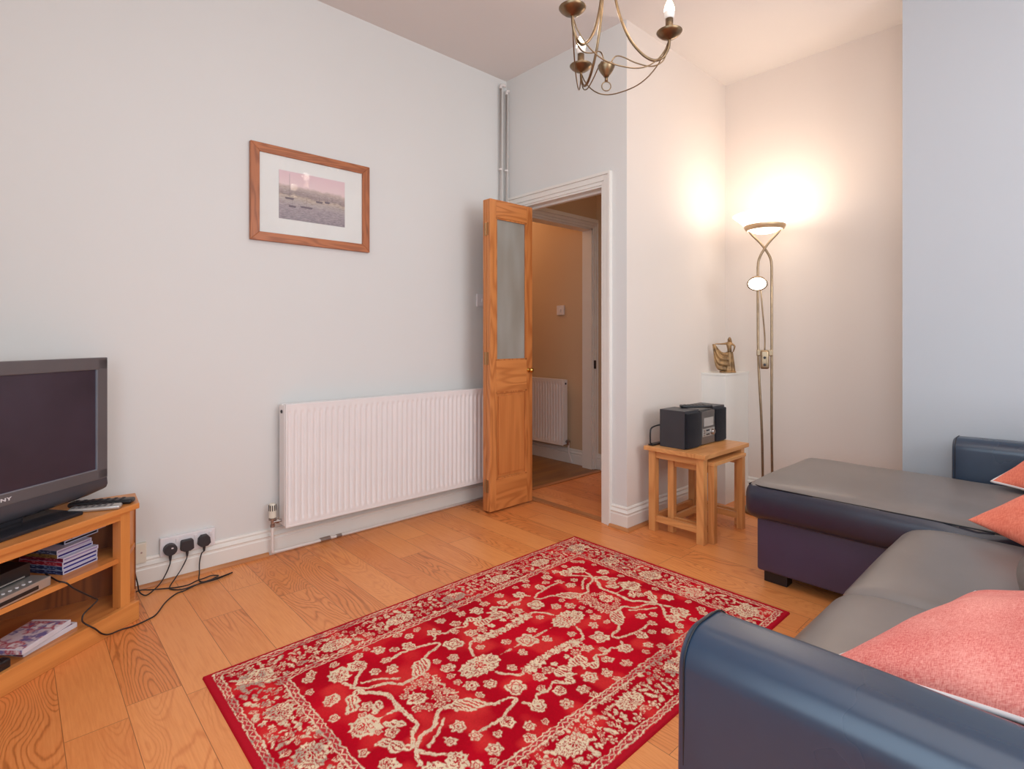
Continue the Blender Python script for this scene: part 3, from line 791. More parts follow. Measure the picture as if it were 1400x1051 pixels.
def dvd(x, y, z, rz, spm, ink, label, group, th=0.0145):
    """corner at the front: short edge runs +x (0.135), spine runs +y (0.19)"""
    d = thing('dvd_case', label, 'dvd case', (x, y, z), rz, group)
    bm = BM(); box(bm, 0.0, 0.135, 0, 0.19, 0.0004, th*0.28, 0.0008); box(bm, 0.0, 0.135, 0, 0.19, th*0.72, th-0.0004, 0.0008)
    box(bm, 0.131, 0.135, 0, 0.19, th*0.2, th*0.8); box(bm, 0.0, 0.003, 0, 0.19, th*0.2, th*0.8)
    obj('case_shell', bm, caseM, d)
    obj('disc_tray', box(BM(), 0.003, 0.131, 0.0015, 0.188, th*0.25, th*0.76), ink, d)
    obj('spine_label', box(BM(), -0.0008, 0.0, 0.002, 0.188, 0.0008, th-0.0008), spm, d)
sx, sy = 0.138, 2.520
tops = [0, 0, 0.002, -0.003, 0.001, -0.001]
for k in range(8):
    if k < 6:
        X, Y = sx-e1.x*0.0+random.uniform(-1, 1)*0.003, sy+random.uniform(-1, 1)*0.003
        if k >= 4: X -= 0.016; Y -= 0.0; Y += 0.004
    elif k == 6: X, Y = sx+0.006, sy+0.055
    else: X, Y = sx+0.030, sy+0.06
    dvd(X, Y, 0.2622+k*0.0150, az+random.uniform(-1, 1)*0.015, spines[k], inkM[[0, 1, 0, 2, 0, 2, 3, 0][k]], 'dvd case with '+words[k], 'dvd cases stacked on the middle shelf', 0.0148)
# dvd player and set top box
p = thing('dvd_player', 'silver disc player at the left end of the middle shelf', 'disc player', (0.100, 2.440, 0.2622), math.radians(42))
obj('casing', box(BM(), -0.40, 0, 0.0, 0.15, 0.003, 0.035, 0.003), M['silver'], p)
bm = BM(); box(bm, -0.34, -0.045, -0.002, 0.002, 0.010, 0.022, 0.001); obj('display_window', bm, M['black_plastic'], p)
bm = BM()
for i in range(5): lathe(bm, [(0.005, 0), (0.005, 0.002)], (-0.05-i*0.022, 0.025, 0.0348), 10)
obj('button', bm, M['white_plastic'], p)
p = thing('set_top_box', 'black box resting on the silver disc player', 'set top box', (0.048, 2.480, 0.2975), math.radians(42))
obj('casing', box(BM(), -0.30, 0, 0.0, 0.10, 0.002, 0.048, 0.002), M['black_plastic'], p)
obj('front_strip', box(BM(), -0.28, -0.02, -0.0015, 0.001, 0.006, 0.010), M['silver'], p)
# printed white boxes at the bottom
def printed(name, seed, c1=(214, 200, 206), c2=(180, 60, 80), c3=(120, 110, 160)):
    s = NT(name); v = s.coord('Object', (1, 1, 1), (seed, seed, 0))
    n = s.noise(v, 18, 3, 0.6); n2 = s.noise(v, 31, 2)
    a = s.ramp(n, [(0.46, rgba(c1)), (0.56, rgba(c2)), (0.66, rgba((236, 226, 228)))])
    s.base(s.mix(s.ramp(n2, [(0.5, (0, 0, 0, 1)), (0.6, (1, 1, 1, 1))]), a, rgba(c3))); s.set(Roughness=0.35); return s.m
def whitecase(x, y, z, rz, label, mm):
    d = thing('game_case', label, 'game case', (x, y, z), rz, 'white game cases on the bottom board')
    obj('case_shell', box(BM(), 0.0, 0.19, 0.0, 0.135, 0, 0.017, 0.002), plain('white_case', (222, 218, 226), 0.3), d)
    obj('cover_sheet', box(BM(), 0.004, 0.176, 0.004, 0.131, 0.0168, 0.0176), mm, d)
    obj('spine_label', box(BM(), -0.0006, 0.0005, 0.004, 0.131, 0.002, 0.015), mm, d)
whitecase(0.030, 2.385, 0.0685, math.radians(40), 'white game case underneath another on the bottom board', printed('cover_red', 3, (120, 30, 50), (70, 40, 60)))
whitecase(0.028, 2.363, 0.0862, math.radians(47), 'white game case with pink and red cover on top of another', printed('cover_pink', 8))
p = thing('small_black_box', 'small black box at the bottom left of the TV stand', 'box', (0.002, 2.338, 0.0685), A35+0.1)
bm = BM(); rbox(bm, (-0.07, 0.03-0.012, 0.017), (0.14, 0.035, 0.034), 0.008, (2, 2, 1)); obj('casing', bm, M['black_plastic'], p, smooth=True)
obj('base_strip', box(BM(), -0.138, -0.002, -0.002, 0.034, 0.0, 0.004), M['silver'], p)

# ------------------------------------------------------------------ rug
def make_rug():
    U, V = 0.925, 0.57; step = 0.0024
    nu = int(2*U/step)+1; nv = int(2*V/step)+1
    u = np.linspace(-U, U, nu); v = np.linspace(-V, V, nv)
    uu, vv = np.meshgrid(u, v, indexing='xy')
    rng = np.random.RandomState(3)
    def vnoise(x, y, s, seed=0):
        r = np.random.RandomState(seed); g = r.rand(256, 256)
        X = x*s+50; Y = y*s+50; xi = np.floor(X).astype(int); yi = np.floor(Y).astype(int); fx = X-xi; fy = Y-yi
        fx = fx*fx*(3-2*fx); fy = fy*fy*(3-2*fy); xi %= 255; yi %= 255
        return (g[yi, xi]*(1-fx)*(1-fy)+g[yi, xi+1]*fx*(1-fy)+g[yi+1, xi]*(1-fx)*fy+g[yi+1, xi+1]*fx*fy)
    wx = (vnoise(uu, vv, 45, 1)-0.5)*0.008+(vnoise(uu, vv, 130, 3)-0.5)*0.006; wy = (vnoise(uu, vv, 45, 2)-0.5)*0.008+(vnoise(uu, vv, 130, 4)-0.5)*0.006
    a = np.abs(uu)+wx; b = np.abs(vv)+wy
    cream = np.zeros_like(uu); redin = np.zeros_like(uu)
    def sm(d, w=0.0016): return np.clip(0.5-d/(2*w), 0, 1)
    def add(m):
        nonlocal cream; cream = np.maximum(cream, m)
    def cut(m):
        nonlocal cream; cream = cream*(1-m)
    def seg(x0, y0, x1, y1):
        dx, dy = x1-x0, y1-y0; L = dx*dx+dy*dy+1e-12
        t = np.clip(((a-x0)*dx+(b-y0)*dy)/L, 0, 1)
        return np.hypot(a-x0-t*dx, b-y0-t*dy), t
    def poly(pts, w0, w1=None, serr=0):
        sp = smoothpath([(p[0], p[1], 0) for p in pts], 5)
        n = len(sp)-1; D = np.full_like(a, 9.0)
        for i in range(n):
            d, t = seg(sp[i].x, sp[i].y, sp[i+1].x, sp[i+1].y)
            f = (i+t)/n
            w = w0 if w1 is None else w0+(w1-w0)*np.sin(np.pi*f)
            if serr: w = w*(1+0.35*np.sin(f*serr*2*np.pi))
            D = np.minimum(D, d-w)
        return D
    def vine(pts, w=0.0048, w1=None, serr=0, core=True):
        w = w*1.15; D = poly(pts, w, None if w1 is None else w1*1.25, serr); add(sm(D))
        if not core or w > 0.0065: cut(sm(np.abs(D+w*0.95)-0.0007)*(np.sin(a*900+b*700) > 0.2)*0.8)
        if core and (w1 or w) > 0.008:
            ph = np.sin(a*520+b*160)*0.5+0.5
            cut(sm(D+0.0065)*(ph > 0.55)*0.9)
    def flower(x, y, r, k=6, ph=0.0, depth=0.22, ring=True, dot=True):
        r = r*1.18; dx, dy = a-x, b-y; R = np.hypot(dx, dy); T = np.arctan2(dy, dx)
        D = R-r*(1-depth*(0.5-0.5*np.cos(k*(T+ph)))); add(sm(D))
        if ring and r > 0.013:
            cut(sm(np.abs(R-r*0.50*(1+0.12*np.cos(k*T)))-0.0017))
            if r > 0.02: cut(sm(np.abs(R-r*0.76)-0.0011)*(np.sin(k*T*2) > 0.1))
        if dot: cut(sm(R-min(0.004, r*0.16)))
    def square(x, y, h, rot=0.0):
        c, s = math.cos(rot), math.sin(rot); dx = (a-x)*c+(b-y)*s; dy = -(a-x)*s+(b-y)*c
        m = np.maximum(np.abs(dx), np.abs(dy)); nd = np.abs(dx)+np.abs(dy)
        scal = 0.003*np.cos(T4(dx, dy)*8)
        add(sm(m-h+scal)); cut(sm(np.abs(m-h*0.66)-0.0017)); cut(sm(np.abs(nd-h*0.62)-0.0018)); cut(sm(nd-h*0.16))
    def T4(x, y): return np.arctan2(y, x)
    def palmette(x, y, r, ang, k=7):
        r = r*1.2; dx, dy = a-x, b-y; c, s = math.cos(ang), math.sin(ang)
        X = dx*c+dy*s; Y = -dx*s+dy*c; R = np.hypot(X, Y*1.15); T = np.arctan2(Y, X)
        rad = r*(0.78+0.22*np.cos(T))*(1-0.20*np.abs(np.sin(k*T/2)))
        add(sm(R-rad))
        cut(sm(np.abs(R-rad*0.62)-0.0022)*(np.cos(T*9) > -0.4)); cut(sm(R-rad*0.40)*(np.sin(T*7+R*500) > 0.0))
        cut(sm(np.abs(Y)-0.0014)*sm(np.abs(X)-r*0.6))
    def bigpal(x, y, ru, rv):
        dx, dy = (a-x)/ru, (b-y)/rv; R = np.hypot(dx, dy); T = np.arctan2(dy, dx)
        e = 1-0.13*np.abs(np.sin(7*T)); e = e*(1+0.08*np.cos(2*T))
        add(sm((R-e)*ru))
        for q, w in ((0.72, 0.0016), (0.46, 0.0024)): cut(sm(np.abs(R-q*e)*ru-w)*(np.cos(T*11) > -0.5))
        cut(sm((R-0.26)*ru)*(np.sin(T*6) > -0.2)); cut((R < 0.9)*(R > 0.5)*(np.abs(np.sin(10*T)) < 0.22)*0.85)
    # ---- field
    square(0, 0, 0.034); vine([(0.034, 0), (0.15, 0)], 0.0035, core=False)
    bigpal(0.222, 0.0, 0.078, 0.058)
    vine([(0.205, 0.062), (0.182, 0.105), (0.160, 0.128), (0.125, 0.130), (0.09, 0.122), (0.03, 0.108), (0.0, 0.106)], 0.0042, core=False)
    for q in range(7):
        f = q/6; x = 0.125-0.125*f; flower(x, 0.128-0.020*f+0.004*(q % 2), 0.013+0.010*math.sin(PI*min(1, f*0.8+0.25)), 5, q, 0.35, ring=(q % 2 == 0))
    square(0.212, 0.165, 0.030); flower(0.212, 0.165, 0.009, 4)
    for (x, y, r) in ((0.062, 0.042, 0.017), (0.152, 0.082, 0.015), (0.12, 0.178, 0.021), (0.262, 0.098, 0.019), (0.31, 0.062, 0.021), (0.318, 0.116, 0.013), (0.45, 0.182, 0.021),
                      (0.437, 0.240, 0.017), (0.43, 0.312, 0.022), (0.22, 0.272, 0.025), (0.152, 0.325, 0.018), (0.062, 0.315, 0.018), (0.0, 0.292, 0.026), (0.385, 0.278, 0.014), (0.50, 0.21, 0.016),
                      (0.30, 0.315, 0.016), (0.50, 0.325, 0.016), (0.385, 0.075, 0.012), (0.33, 0.02, 0.012), (0.68, 0.315, 0.016), (0.58, 0.335, 0.014)):
        flower(x, y, r, 6, x*9)
    # vine 2 with leaf
    vine([(0.605, 0.225), (0.585, 0.175), (0.545, 0.142), (0.50, 0.130), (0.462, 0.092), (0.43, 0.092), (0.40, 0.105)], 0.0052, core=False)
    vine([(0.425, 0.092), (0.39, 0.112), (0.36, 0.138), (0.335, 0.160)], 0.004, 0.018, 5)
    vine([(0.335, 0.160), (0.30, 0.182), (0.262, 0.186), (0.250, 0.205), (0.275, 0.222), (0.33, 0.236), (0.38, 0.240), (0.42, 0.236)], 0.0042, core=False)
    palmette(0.335, 0.255, 0.030, 1.2); palmette(0.60, 0.262, 0.048, 2.2, 9); palmette(0.525, 0.272, 0.040, 1.1, 8); vine([(0.525, 0.25), (0.56, 0.215), (0.585, 0.18)], 0.005, core=False)
    # C shape
    vine([(0.588, 0.158), (0.555, 0.112), (0.53, 0.085), (0.528, 0.045), (0.535, 0.0)], 0.0062, core=False)
    vine([(0.588, 0.158), (0.615, 0.135), (0.63, 0.10), (0.655, 0.085)], 0.005, 0.013, 3)
    palmette(0.672, 0.165, 0.034, 2.4); palmette(0.655, 0.0, 0.056, PI, 9); flower(0.60, 0.072, 0.019, 5); flower(0.628, 0.045, 0.012, 5)
    vine([(0.60, 0.03), (0.575, 0.05), (0.56, 0.072)], 0.003, 0.010, 3); vine([(0.535, 0.0), (0.60, 0.0)], 0.004, core=False)
    palmette(0.462, 0.0, 0.040, 0, 8)
    for (x, y) in ((0.42, 0.032), (0.405, 0.060), (0.378, 0.036), (0.432, 0.066), (0.40, 0.012), (0.462, 0.056), (0.49, 0.036)): square(x, y, 0.0135, 0.3)
    vine([(0.37, 0.0), (0.385, 0.03), (0.375, 0.055), (0.36, 0.06)], 0.0032, core=False)
    # D : long leaf vine near the edge of the field
    vine([(0.555, 0.185), (0.51, 0.165), (0.46, 0.125)], 0.004, core=False)
    vine([(0.245, 0.235), (0.215, 0.262), (0.19, 0.238), (0.15, 0.246), (0.11, 0.225)], 0.0038, core=False)
    palmette(0.115, 0.268, 0.026, 0.5, 6); vine([(0.11, 0.225), (0.07, 0.262), (0.045, 0.236), (0.02, 0.250)], 0.0036, 0.010, 3)
    vine([(0.07, 0.212), (0.04, 0.206), (0.0, 0.210)], 0.004, 0.016, 4); square(0.072, 0.172, 0.017, 0.78); flower(0.03, 0.165, 0.011, 5); palmette(0.155, 0.222, 0.020, 0.9, 6)
    palmette(0.33, 0.345, 0.022, 1.6, 5); palmette(0.06, 0.352, 0.018, 1.3, 5); flower(0.255, 0.335, 0.012, 5); palmette(0.66, 0.335, 0.022, 2.1, 5); flower(0.70, 0.25, 0.012, 5); flower(0.695, 0.09, 0.014, 5); flower(0.46, 0.345, 0.012, 5)
    inner_u, inner_v, outer_u, outer_v = 0.722, 0.365, 0.880, 0.530
    d_in = np.maximum(a-inner_u, b-inner_v)      # field box distance
    field = d_in < 0
    cream_f = cream*field; cream[:] = 0
    # ---- main border
    ab = a.copy(); bb = b.copy()
    for x in (0.0, 0.262, 0.524): bigpal(x, 0.447, 0.055, 0.040)
    bigpal(0.800, 0.447, 0.058, 0.050); bigpal(0.800, 0.0, 0.042, 0.060); bigpal(0.800, 0.225, 0.036, 0.05)
    r = np.random.RandomState(11)
    spots = []
    tries = 0
    while len(spots) < 230 and tries < 9000:
        tries += 1
        if r.rand() < 0.66: x, y = r.uniform(0, 0.86), r.uniform(0.385, 0.512)
        else: x, y = r.uniform(0.742, 0.862), r.uniform(0, 0.52)
        rad = r.uniform(0.007, 0.016)
        if any(math.hypot(x-p[0], y-p[1]) < rad+p[2]+0.0015 for p in spots): continue
        if any(math.hypot((x-p)/1.25, y-0.447) < 0.045+rad*0.5 for p in (0, 0.262, 0.524, 0.80)): continue
        if math.hypot(x-0.8, (y-0.0)/1.3) < 0.045+rad*0.5 or math.hypot(x-0.8, (y-0.225)/1.3) < 0.036+rad*0.5: continue
        spots.append((x, y, rad))
    for i, (x, y, rad) in enumerate(spots):
        if i % 3 == 0: palmette(x, y, rad*1.25, r.uniform(0, 6), 5)
        elif i % 3 == 1: flower(x, y, rad, 5, r.uniform(0, 6), 0.45, dot=True)
        else:
            an = r.uniform(0, 6); vine([(x-rad*1.2*math.cos(an), y-rad*1.2*math.sin(an)), (x, y+rad*0.3), (x+rad*1.2*math.cos(an), y+rad*1.2*math.sin(an))], 0.003, rad*0.42, 2, core=False)
    border = (d_in >= 0.026) & (np.maximum(a-outer_u, b-outer_v) < -0.004)
    cream_b = cream*border; cream[:] = 0
    # ---- guard bands
    def stripe(dist, c, w): return sm(np.abs(dist-c)-w, 0.001)
    d_out = np.maximum(a-outer_u, b-outer_v)
    along = np.where((a-inner_u) > (b-inner_v), vv, uu)
    gi = np.maximum(stripe(d_in, 0.002, 0.0022), stripe(d_in, 0.024, 0.0022))
    zig = np.abs(((along/0.026) % 1)-0.5)*2
    gi = np.maximum(gi, sm(np.abs(d_in-0.013-(zig-0.5)*0.010)-0.0022, 0.001)*0.9)
    go = np.maximum(stripe(d_out, 0.0, 0.0020), stripe(d_out, 0.020, 0.0022))
    go = np.maximum(go, sm(np.abs(d_out-0.010-(zig-0.5)*0.009)-0.0020, 0.001)*0.85)
    cream = np.maximum.reduce([cream_f, cream_b, gi, go])
    edge = np.maximum(np.abs(uu)-U+0.022, np.abs(vv)-V+0.016) > 0
    cream = cream*(~edge)
    # worn speckle inside the cream
    sp = vnoise(uu, vv, 190, 5); cream = cream*np.clip(1.25-0.9*(sp > 0.80), 0, 1)
    fade = vnoise(uu, vv, 6, 8); fade2 = vnoise(uu, vv, 14, 9)
    red = np.array(lin((206, 8, 36))); red2 = np.array(lin((224, 56, 54))); redd = np.array(lin((184, 2, 30)))
    cr = np.array(lin((238, 216, 182))); cg = np.array(lin((170, 152, 136))); pink = np.array(lin((206, 70, 76)))
    f1 = np.clip((fade*0.6+fade2*0.4-0.42)*3.2, 0, 1)[..., None]
    col = redd*(1-f1)+red*f1; f2 = np.clip((fade2-0.60)*3.0, 0, 0.8)[..., None]; col = col*(1-f2)+red2*f2
    guard = (((d_in > 0) & (d_in < 0.026)) | ((d_out > 0) & (d_out < 0.022)))[..., None]
    col = np.where(guard, col*0.55+pink*0.45, col)
    g3 = vnoise(uu, vv, 5, 21)*0.45+vnoise(uu, vv, 45, 22)*0.55
    gmask = np.clip((g3-0.60)*7, 0, 0.8)*np.clip((d_in+0.03)*20, 0.12, 1)
    cc = cr*(1-gmask[..., None])+cg*gmask[..., None]
    tint = (vnoise(uu, vv, 60, 30)[..., None]-0.5)*0.22; cc = cc*(1+tint)
    col = col*(1-cream[..., None])+cc*cream[..., None]
    # dark fine outlines in places
    col *= (0.93+0.14*vnoise(uu, vv, 260, 40))[..., None]
    eb = edge[..., None]; col = np.where(eb, np.array(lin((190, 22, 42)))*np.ones_like(col), col)
    T = 0.009
    verts = np.zeros((nv, nu, 3)); verts[..., 0] = uu; verts[..., 1] = vv
    eu = np.clip((U-np.abs(uu))/0.01, 0, 1); ev = np.clip((V-np.abs(vv))/0.01, 0, 1)
    hgt = T*np.sqrt(1-(1-np.minimum(eu, ev))**2*0.75)
    verts[..., 2] = hgt+0.0006*cream+(vnoise(uu, vv, 380, 50)-0.5)*0.0008
    verts[..., 2][0, :] = 0; verts[..., 2][-1, :] = 0; verts[..., 2][:, 0] = 0; verts[..., 2][:, -1] = 0
    idx = np.arange(nu*nv).reshape(nv, nu)
    q = np.stack([idx[:-1, :-1], idx[:-1, 1:], idx[1:, 1:], idx[1:, :-1]], -1).reshape(-1, 4)
    me = bpy.data.meshes.new('rug')
    me.vertices.add(nu*nv); me.vertices.foreach_set('co', verts.reshape(-1))
    me.loops.add(q.size); me.loops.foreach_set('vertex_index', q.reshape(-1).astype(np.int32))
    me.polygons.add(len(q)); me.polygons.foreach_set('loop_start', (np.arange(len(q))*4).astype(np.int32))
    me.polygons.foreach_set('loop_total', np.full(len(q), 4, np.int32))
    me.update(); me.validate()
    ca = me.color_attributes.new('pattern', 'FLOAT_COLOR', 'POINT')
    c4 = np.ones((nv, nu, 4), np.float32); c4[..., :3] = col
    ca.data.foreach_set('color', c4.reshape(-1))
    s = NT('woven_rug'); at = s.n.new('ShaderNodeAttribute'); at.attribute_name = 'pattern'
    v_ = s.coord(); n1 = s.noise(v_, 420, 2)
    s.base(s.mix(0.25, at.outputs['Color'], s.ramp(n1, [(0.3, (0.55, 0.55, 0.55, 1)), (0.7, (1, 1, 1, 1))]), 'MULTIPLY'))
    s.set(Roughness=0.95); s.b.inputs['Specular IOR Level'].default_value = 0.1; 
    s.bump(n1, 0.5, 0.002)
    o = obj('rug', me, s.m, None, (1.383, 1.417, 0.0), smooth=True)
    o.rotation_euler = (0, 0, 0)
    tag(o, 'red oriental rug with cream floral pattern on the oak floor', 'rug')
make_rug()

# ------------------------------------------------------------------ sofa
sofa = thing('corner_sofa', 'black leather corner sofa with a chaise end, facing the rug', 'sofa', (2.09, -0.02, 0))
S0 = (2.09, -0.02)
def L(x, y, z): return (x-S0[0], y-S0[1], z)
def sb(name, x0, x1, y0, y1, z0, z1, r, m, n=(6, 6, 2), fn=None):
    c = L((x0+x1)/2, (y0+y1)/2, (z0+z1)/2); bm = BM()
    rbox(bm, c, (x1-x0, y1-y0, z1-z0), r, n, fn)
    return obj(name, bm, m, sofa, smooth=True)
AX0, AX1, AY = 0.800, 0.960, 0.472
def armfn(x, y, z, u, v, w):
    return (x+0.008*u*(1-v*v)*(1-w*w), y, z+0.004*math.sin(y*9)*(w > 0.5))
YBK = -0.46
def arm(x0, x1, yb, yf, z0, z1, r, m):
    prof = [(x0+0.004, z0), (x0, z0+0.004)]+[(x0, z0+(z1-r-z0)*k/8) for k in range(1, 9)]
    prof += [(x0+r-r*math.cos(a), z1-r+r*math.sin(a)) for a in np.linspace(0, PI/2, 9)[1:]]
    prof += [(x1-r+r*math.sin(a), z1-r+r*math.cos(a)) for a in np.linspace(0, PI/2, 9)]
    prof += [(x1, z1-r-(z1-r-z0)*k/8) for k in range(1, 8)]+[(x1, z0+0.004), (x1-0.004, z0)]
    cx, cz = (x0+x1)/2, (z0+z1)/2; e = 0.014
    ys = [(yf-e*(1-math.sin(a)), e*(1-math.cos(a))) for a in np.linspace(PI/2, 0, 6)]
    n = 22; mid = [(yf-e-(yf-yb-2*e)*k/n, 0.0) for k in range(1, n)]
    ys = ys+mid+[(yb+e*(1-math.sin(a)), e*(1-math.cos(a))) for a in np.linspace(0, PI/2, 6)]
    bm = BM(); rings = []
    for y, ins_ in ys:
        ring = []
        for x, z in prof:
            sx = 1-ins_/((x1-x0)/2); sz = 1-ins_/((z1-z0)/2)
            w = 0.004*math.sin(y*7+z*6)*(1 if x < cx else -1)*math.sin(PI*(z-z0)/(z1-z0))
            ring.append(bm.verts.new(L(cx+(x-cx)*sx+w, y, cz+(z-cz)*sz+0.003*math.sin(y*8)*(z > cz+0.2))))
        rings.append(ring)
    k = len(prof)
    for a_, b_ in zip(rings, rings[1:]):
        for i in range(k): bm.faces.new((a_[i], a_[(i+1) % k], b_[(i+1) % k], b_[i]))
    bm.faces.new(rings[0][::-1]); bm.faces.new(rings[-1])
    bmesh.ops.recalc_face_normals(bm, faces=bm.faces)
    return autosmooth(obj('armrest', bm, m, sofa), 60)
AZ = 0.634
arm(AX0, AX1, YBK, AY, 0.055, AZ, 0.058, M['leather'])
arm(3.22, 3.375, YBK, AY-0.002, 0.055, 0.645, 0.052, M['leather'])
for (a0, a1, zt_) in ((AX0, AX1, AZ), (3.22, 3.375, 0.645)):
    r_ = 0.056; pts = [(a0-0.0005, AY-0.015, 0.08), (a0-0.0005, AY-0.015, 0.35), (a0-0.0005, AY-0.015, zt_-r_)]
    pts += [(a0+r_-r_*math.cos(a)-0.0005, AY-0.015, zt_-r_+r_*math.sin(a)) for a in np.linspace(0, PI/2, 8)[1:]]
    pts += [(a1-r_+r_*math.sin(a), AY-0.015, zt_-r_+r_*math.cos(a)) for a in np.linspace(0, PI/2, 8)]
    obj('seam', tube(BM(), [L(*p) for p in pts], 0.0016, 6), M['seam'], sofa, smooth=True)
sb('sofa_base', AX1-0.01, 2.50, YBK+0.02, AY-0.05, 0.06, 0.30, 0.02, M['leather_base'], (4, 4, 2))
sb('chaise_base', 2.505, 3.20, AY-0.06, 1.065, 0.055, 0.298, 0.012, M['leather_base'], (4, 4, 2))
def seatfn(x, y, z, u, v, w):
    top = max(0, w)
    puff = 0.020*(1-u**4)*(1-v**4)*top
    wr = 0.0035*math.sin(9*x+5*y)*math.sin(6*y-2*x)*top
    bulge = 0.010*(1-w*w)*(v if v > 0.7 else 0)
    drop = -0.022*max(0, v-0.55)**2/0.2*top
    return (x*(1+0.004*(1-w*w)), y+bulge, z+puff+wr+drop)
sb('seat_cushion', AX1-0.004, 1.692, -0.12, 0.492, 0.285, 0.437, 0.045, M['leather_lit'], (14, 14, 2), seatfn)
sb('seat_cushion', 1.694, 2.415, -0.12, 0.487, 0.285, 0.437, 0.045, M['leather_lit'], (14, 14, 2), seatfn)
def chfn(x, y, z, u, v, w):
    top = max(0, w)
    puff = 0.022*(1-u**6)*(1-v**6)*top
    wr = 0.004*math.sin(7*x+9*y)*math.sin(5*y-4*x+1)*top
    # pinched waist beside the seat
    pin = -0.022*math.exp(-((y+0.19)/0.07)**2)*(u < -0.3)*(-u)
    return (x-0.012*(1-w*w)*u*u*(1 if u < 0 else 0.3)*1.2, y, z+puff+wr+pin*top)
cc_ = sb('chaise_cushion', 2.455, 3.215, -0.14, 1.105, 0.292, 0.458, 0.050, M['leather_lit'], (16, 24, 2), chfn)
cc_.data.materials.append(M['leather_shaded'])
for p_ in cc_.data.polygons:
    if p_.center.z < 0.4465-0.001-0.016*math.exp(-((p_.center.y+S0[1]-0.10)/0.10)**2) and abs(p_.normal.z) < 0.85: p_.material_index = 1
# chaise cushion boxing, shade painted by the darker leather copy, and piping
pp = [L(2.4665, 1.03-0.06*k, 0.447) for k in range(19)]
obj('piping', tube(BM(), smoothpath([L(3.19, 1.088, 0.447), L(2.53, 1.0865, 0.447), L(2.500, 1.081, 0.4475), L(2.478, 1.062, 0.4475)]+pp, 3), 0.0028, 6), M['seam'], sofa, smooth=True)
# backrest frame + back cushions
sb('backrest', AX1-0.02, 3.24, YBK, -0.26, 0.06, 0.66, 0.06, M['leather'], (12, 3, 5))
def backfn(bul, uc):
    def f(x, y, z, u, v, w):
        k = max(0.0, 1-((u-uc)/(1+abs(uc)))**2)
        return (x, y+bul*max(0, v)*k*(math.exp(-((w+0.7)/0.5)**2) if bul > 0.1 else 1-w**4), z)
    return f
for x0, x1, yf, bl, uc in ((AX1+0.005, 1.69, -0.03, 0.05, 0), (1.70, 2.42, 0.0, 0.150, -0.42), (2.44, 3.21, -0.04, 0.06, 0)):
    o = sb('back_cushion', x0, x1, -0.28, yf, 0.452, 0.83, 0.075, M['leather_lit'], (10, 3, 6), backfn(bl, uc))
for x, y in ((2.535, 1.045), (3.12, 1.045), (1.05, 0.36), (2.40, 0.36), (1.05, -0.40), (3.15, -0.40)):
    bm = BM(); c = L(x+0.03, y-0.05, 0)
    box(bm, c[0]-0.028, c[0]+0.034, c[1]-0.05, c[1]+0.05, 0.0, 0.062, 0.004)
    obj('foot', bm, M['black_plastic'], sofa)

# cushions
def pillow(name, label, c, a, b, T, M3, mat, pipe=True, group='coral scatter cushions on the sofa'):
    t = thing(name, label, 'cushion', c, 0, group)
    n = 28; bm = BM(); R = M3
    def pos(u, v, s):
        x = a*u*(1-0.075*(1-v*v)); y = b*v*(1-0.075*(1-u*u))
        k = max(0.0, (1-u*u))*max(0.0, (1-v*v))
        z = s*T*(k**0.50)*(1+0.05*math.sin(7*u+3*v)+0.03*math.sin(13*v-5*u))
        return R @ Vector((x, y, z))
    g = {}
    for s in (-1, 1):
        for i in range(n+1):
            for j in range(n+1):
                u = math.sin(PI/2*(2*i/n-1)); v = math.sin(PI/2*(2*j/n-1))
                edge = i in (0, n) or j in (0, n)
                if edge and s == 1: g[(i, j, 1)] = g[(i, j, -1)]; continue
                g[(i, j, s)] = bm.verts.new(pos(u, v, s))
    for s in (-1, 1):
        for i in range(n):
            for j in range(n):
                q = [g[(i, j, s)], g[(i+1, j, s)], g[(i+1, j+1, s)], g[(i, j+1, s)]]
                bm.faces.new(q if s == 1 else q[::-1])
    obj('cover', bm, mat, t, smooth=True)
    if pipe:
        path = []
        for k in range(4):
            for i in range(n):
                u = 2*i/n-1
                p = {0: (u, -1), 1: (1, u), 2: (-u, 1), 3: (-1, -u)}[k]
                path.append(pos(p[0], p[1], 0))
        obj('piping', tube(BM(), path, 0.005, 6, closed=True), M['cushion_piping'], t, smooth=True)
    return t
def basis(ux, nrm):
    u = Vector(ux).normalized(); w = Vector(nrm); w = (w-u*w.dot(u)).normalized(); v = w.cross(u)
    return Matrix((u, v, w)).transposed()
pillow('scatter_cushion', 'large coral pink woven cushion leaning by the near armrest', (1.315, 0.035, 0.566), 0.285, 0.245, 0.080,
       basis((1, -0.26, 0.0), (0.0, 0.20, 1)), M['coral'])
def corner_pillow(label, P0, d1, d2, hs, T, mat, pipe):
    d1 = Vector(d1).normalized(); d2 = Vector(d2).normalized(); d2 = (d2-d1*d2.dot(d1)).normalized()
    c = Vector(P0)+(d1+d2)*hs; n = d1.cross(d2)
    if n.z < 0: n = -n
    return pillow('scatter_cushion', label, tuple(c), hs, hs, T, basis(d1, n), mat, pipe)
corner_pillow('plain coral velvet cushion on the far seat beside the chaise', (2.345, 0.30, 0.505), (-0.6, -0.78, -0.12), (0.80, -0.45, 0.42), 0.205, 0.065, M['coral2'], False)
corner_pillow('coral cushion with white piping on the chaise by the far armrest', (3.03, 0.31, 0.508), (-0.55, -0.83, -0.06), (0.72, -0.45, 0.48), 0.200, 0.060, M['coral2'], True)

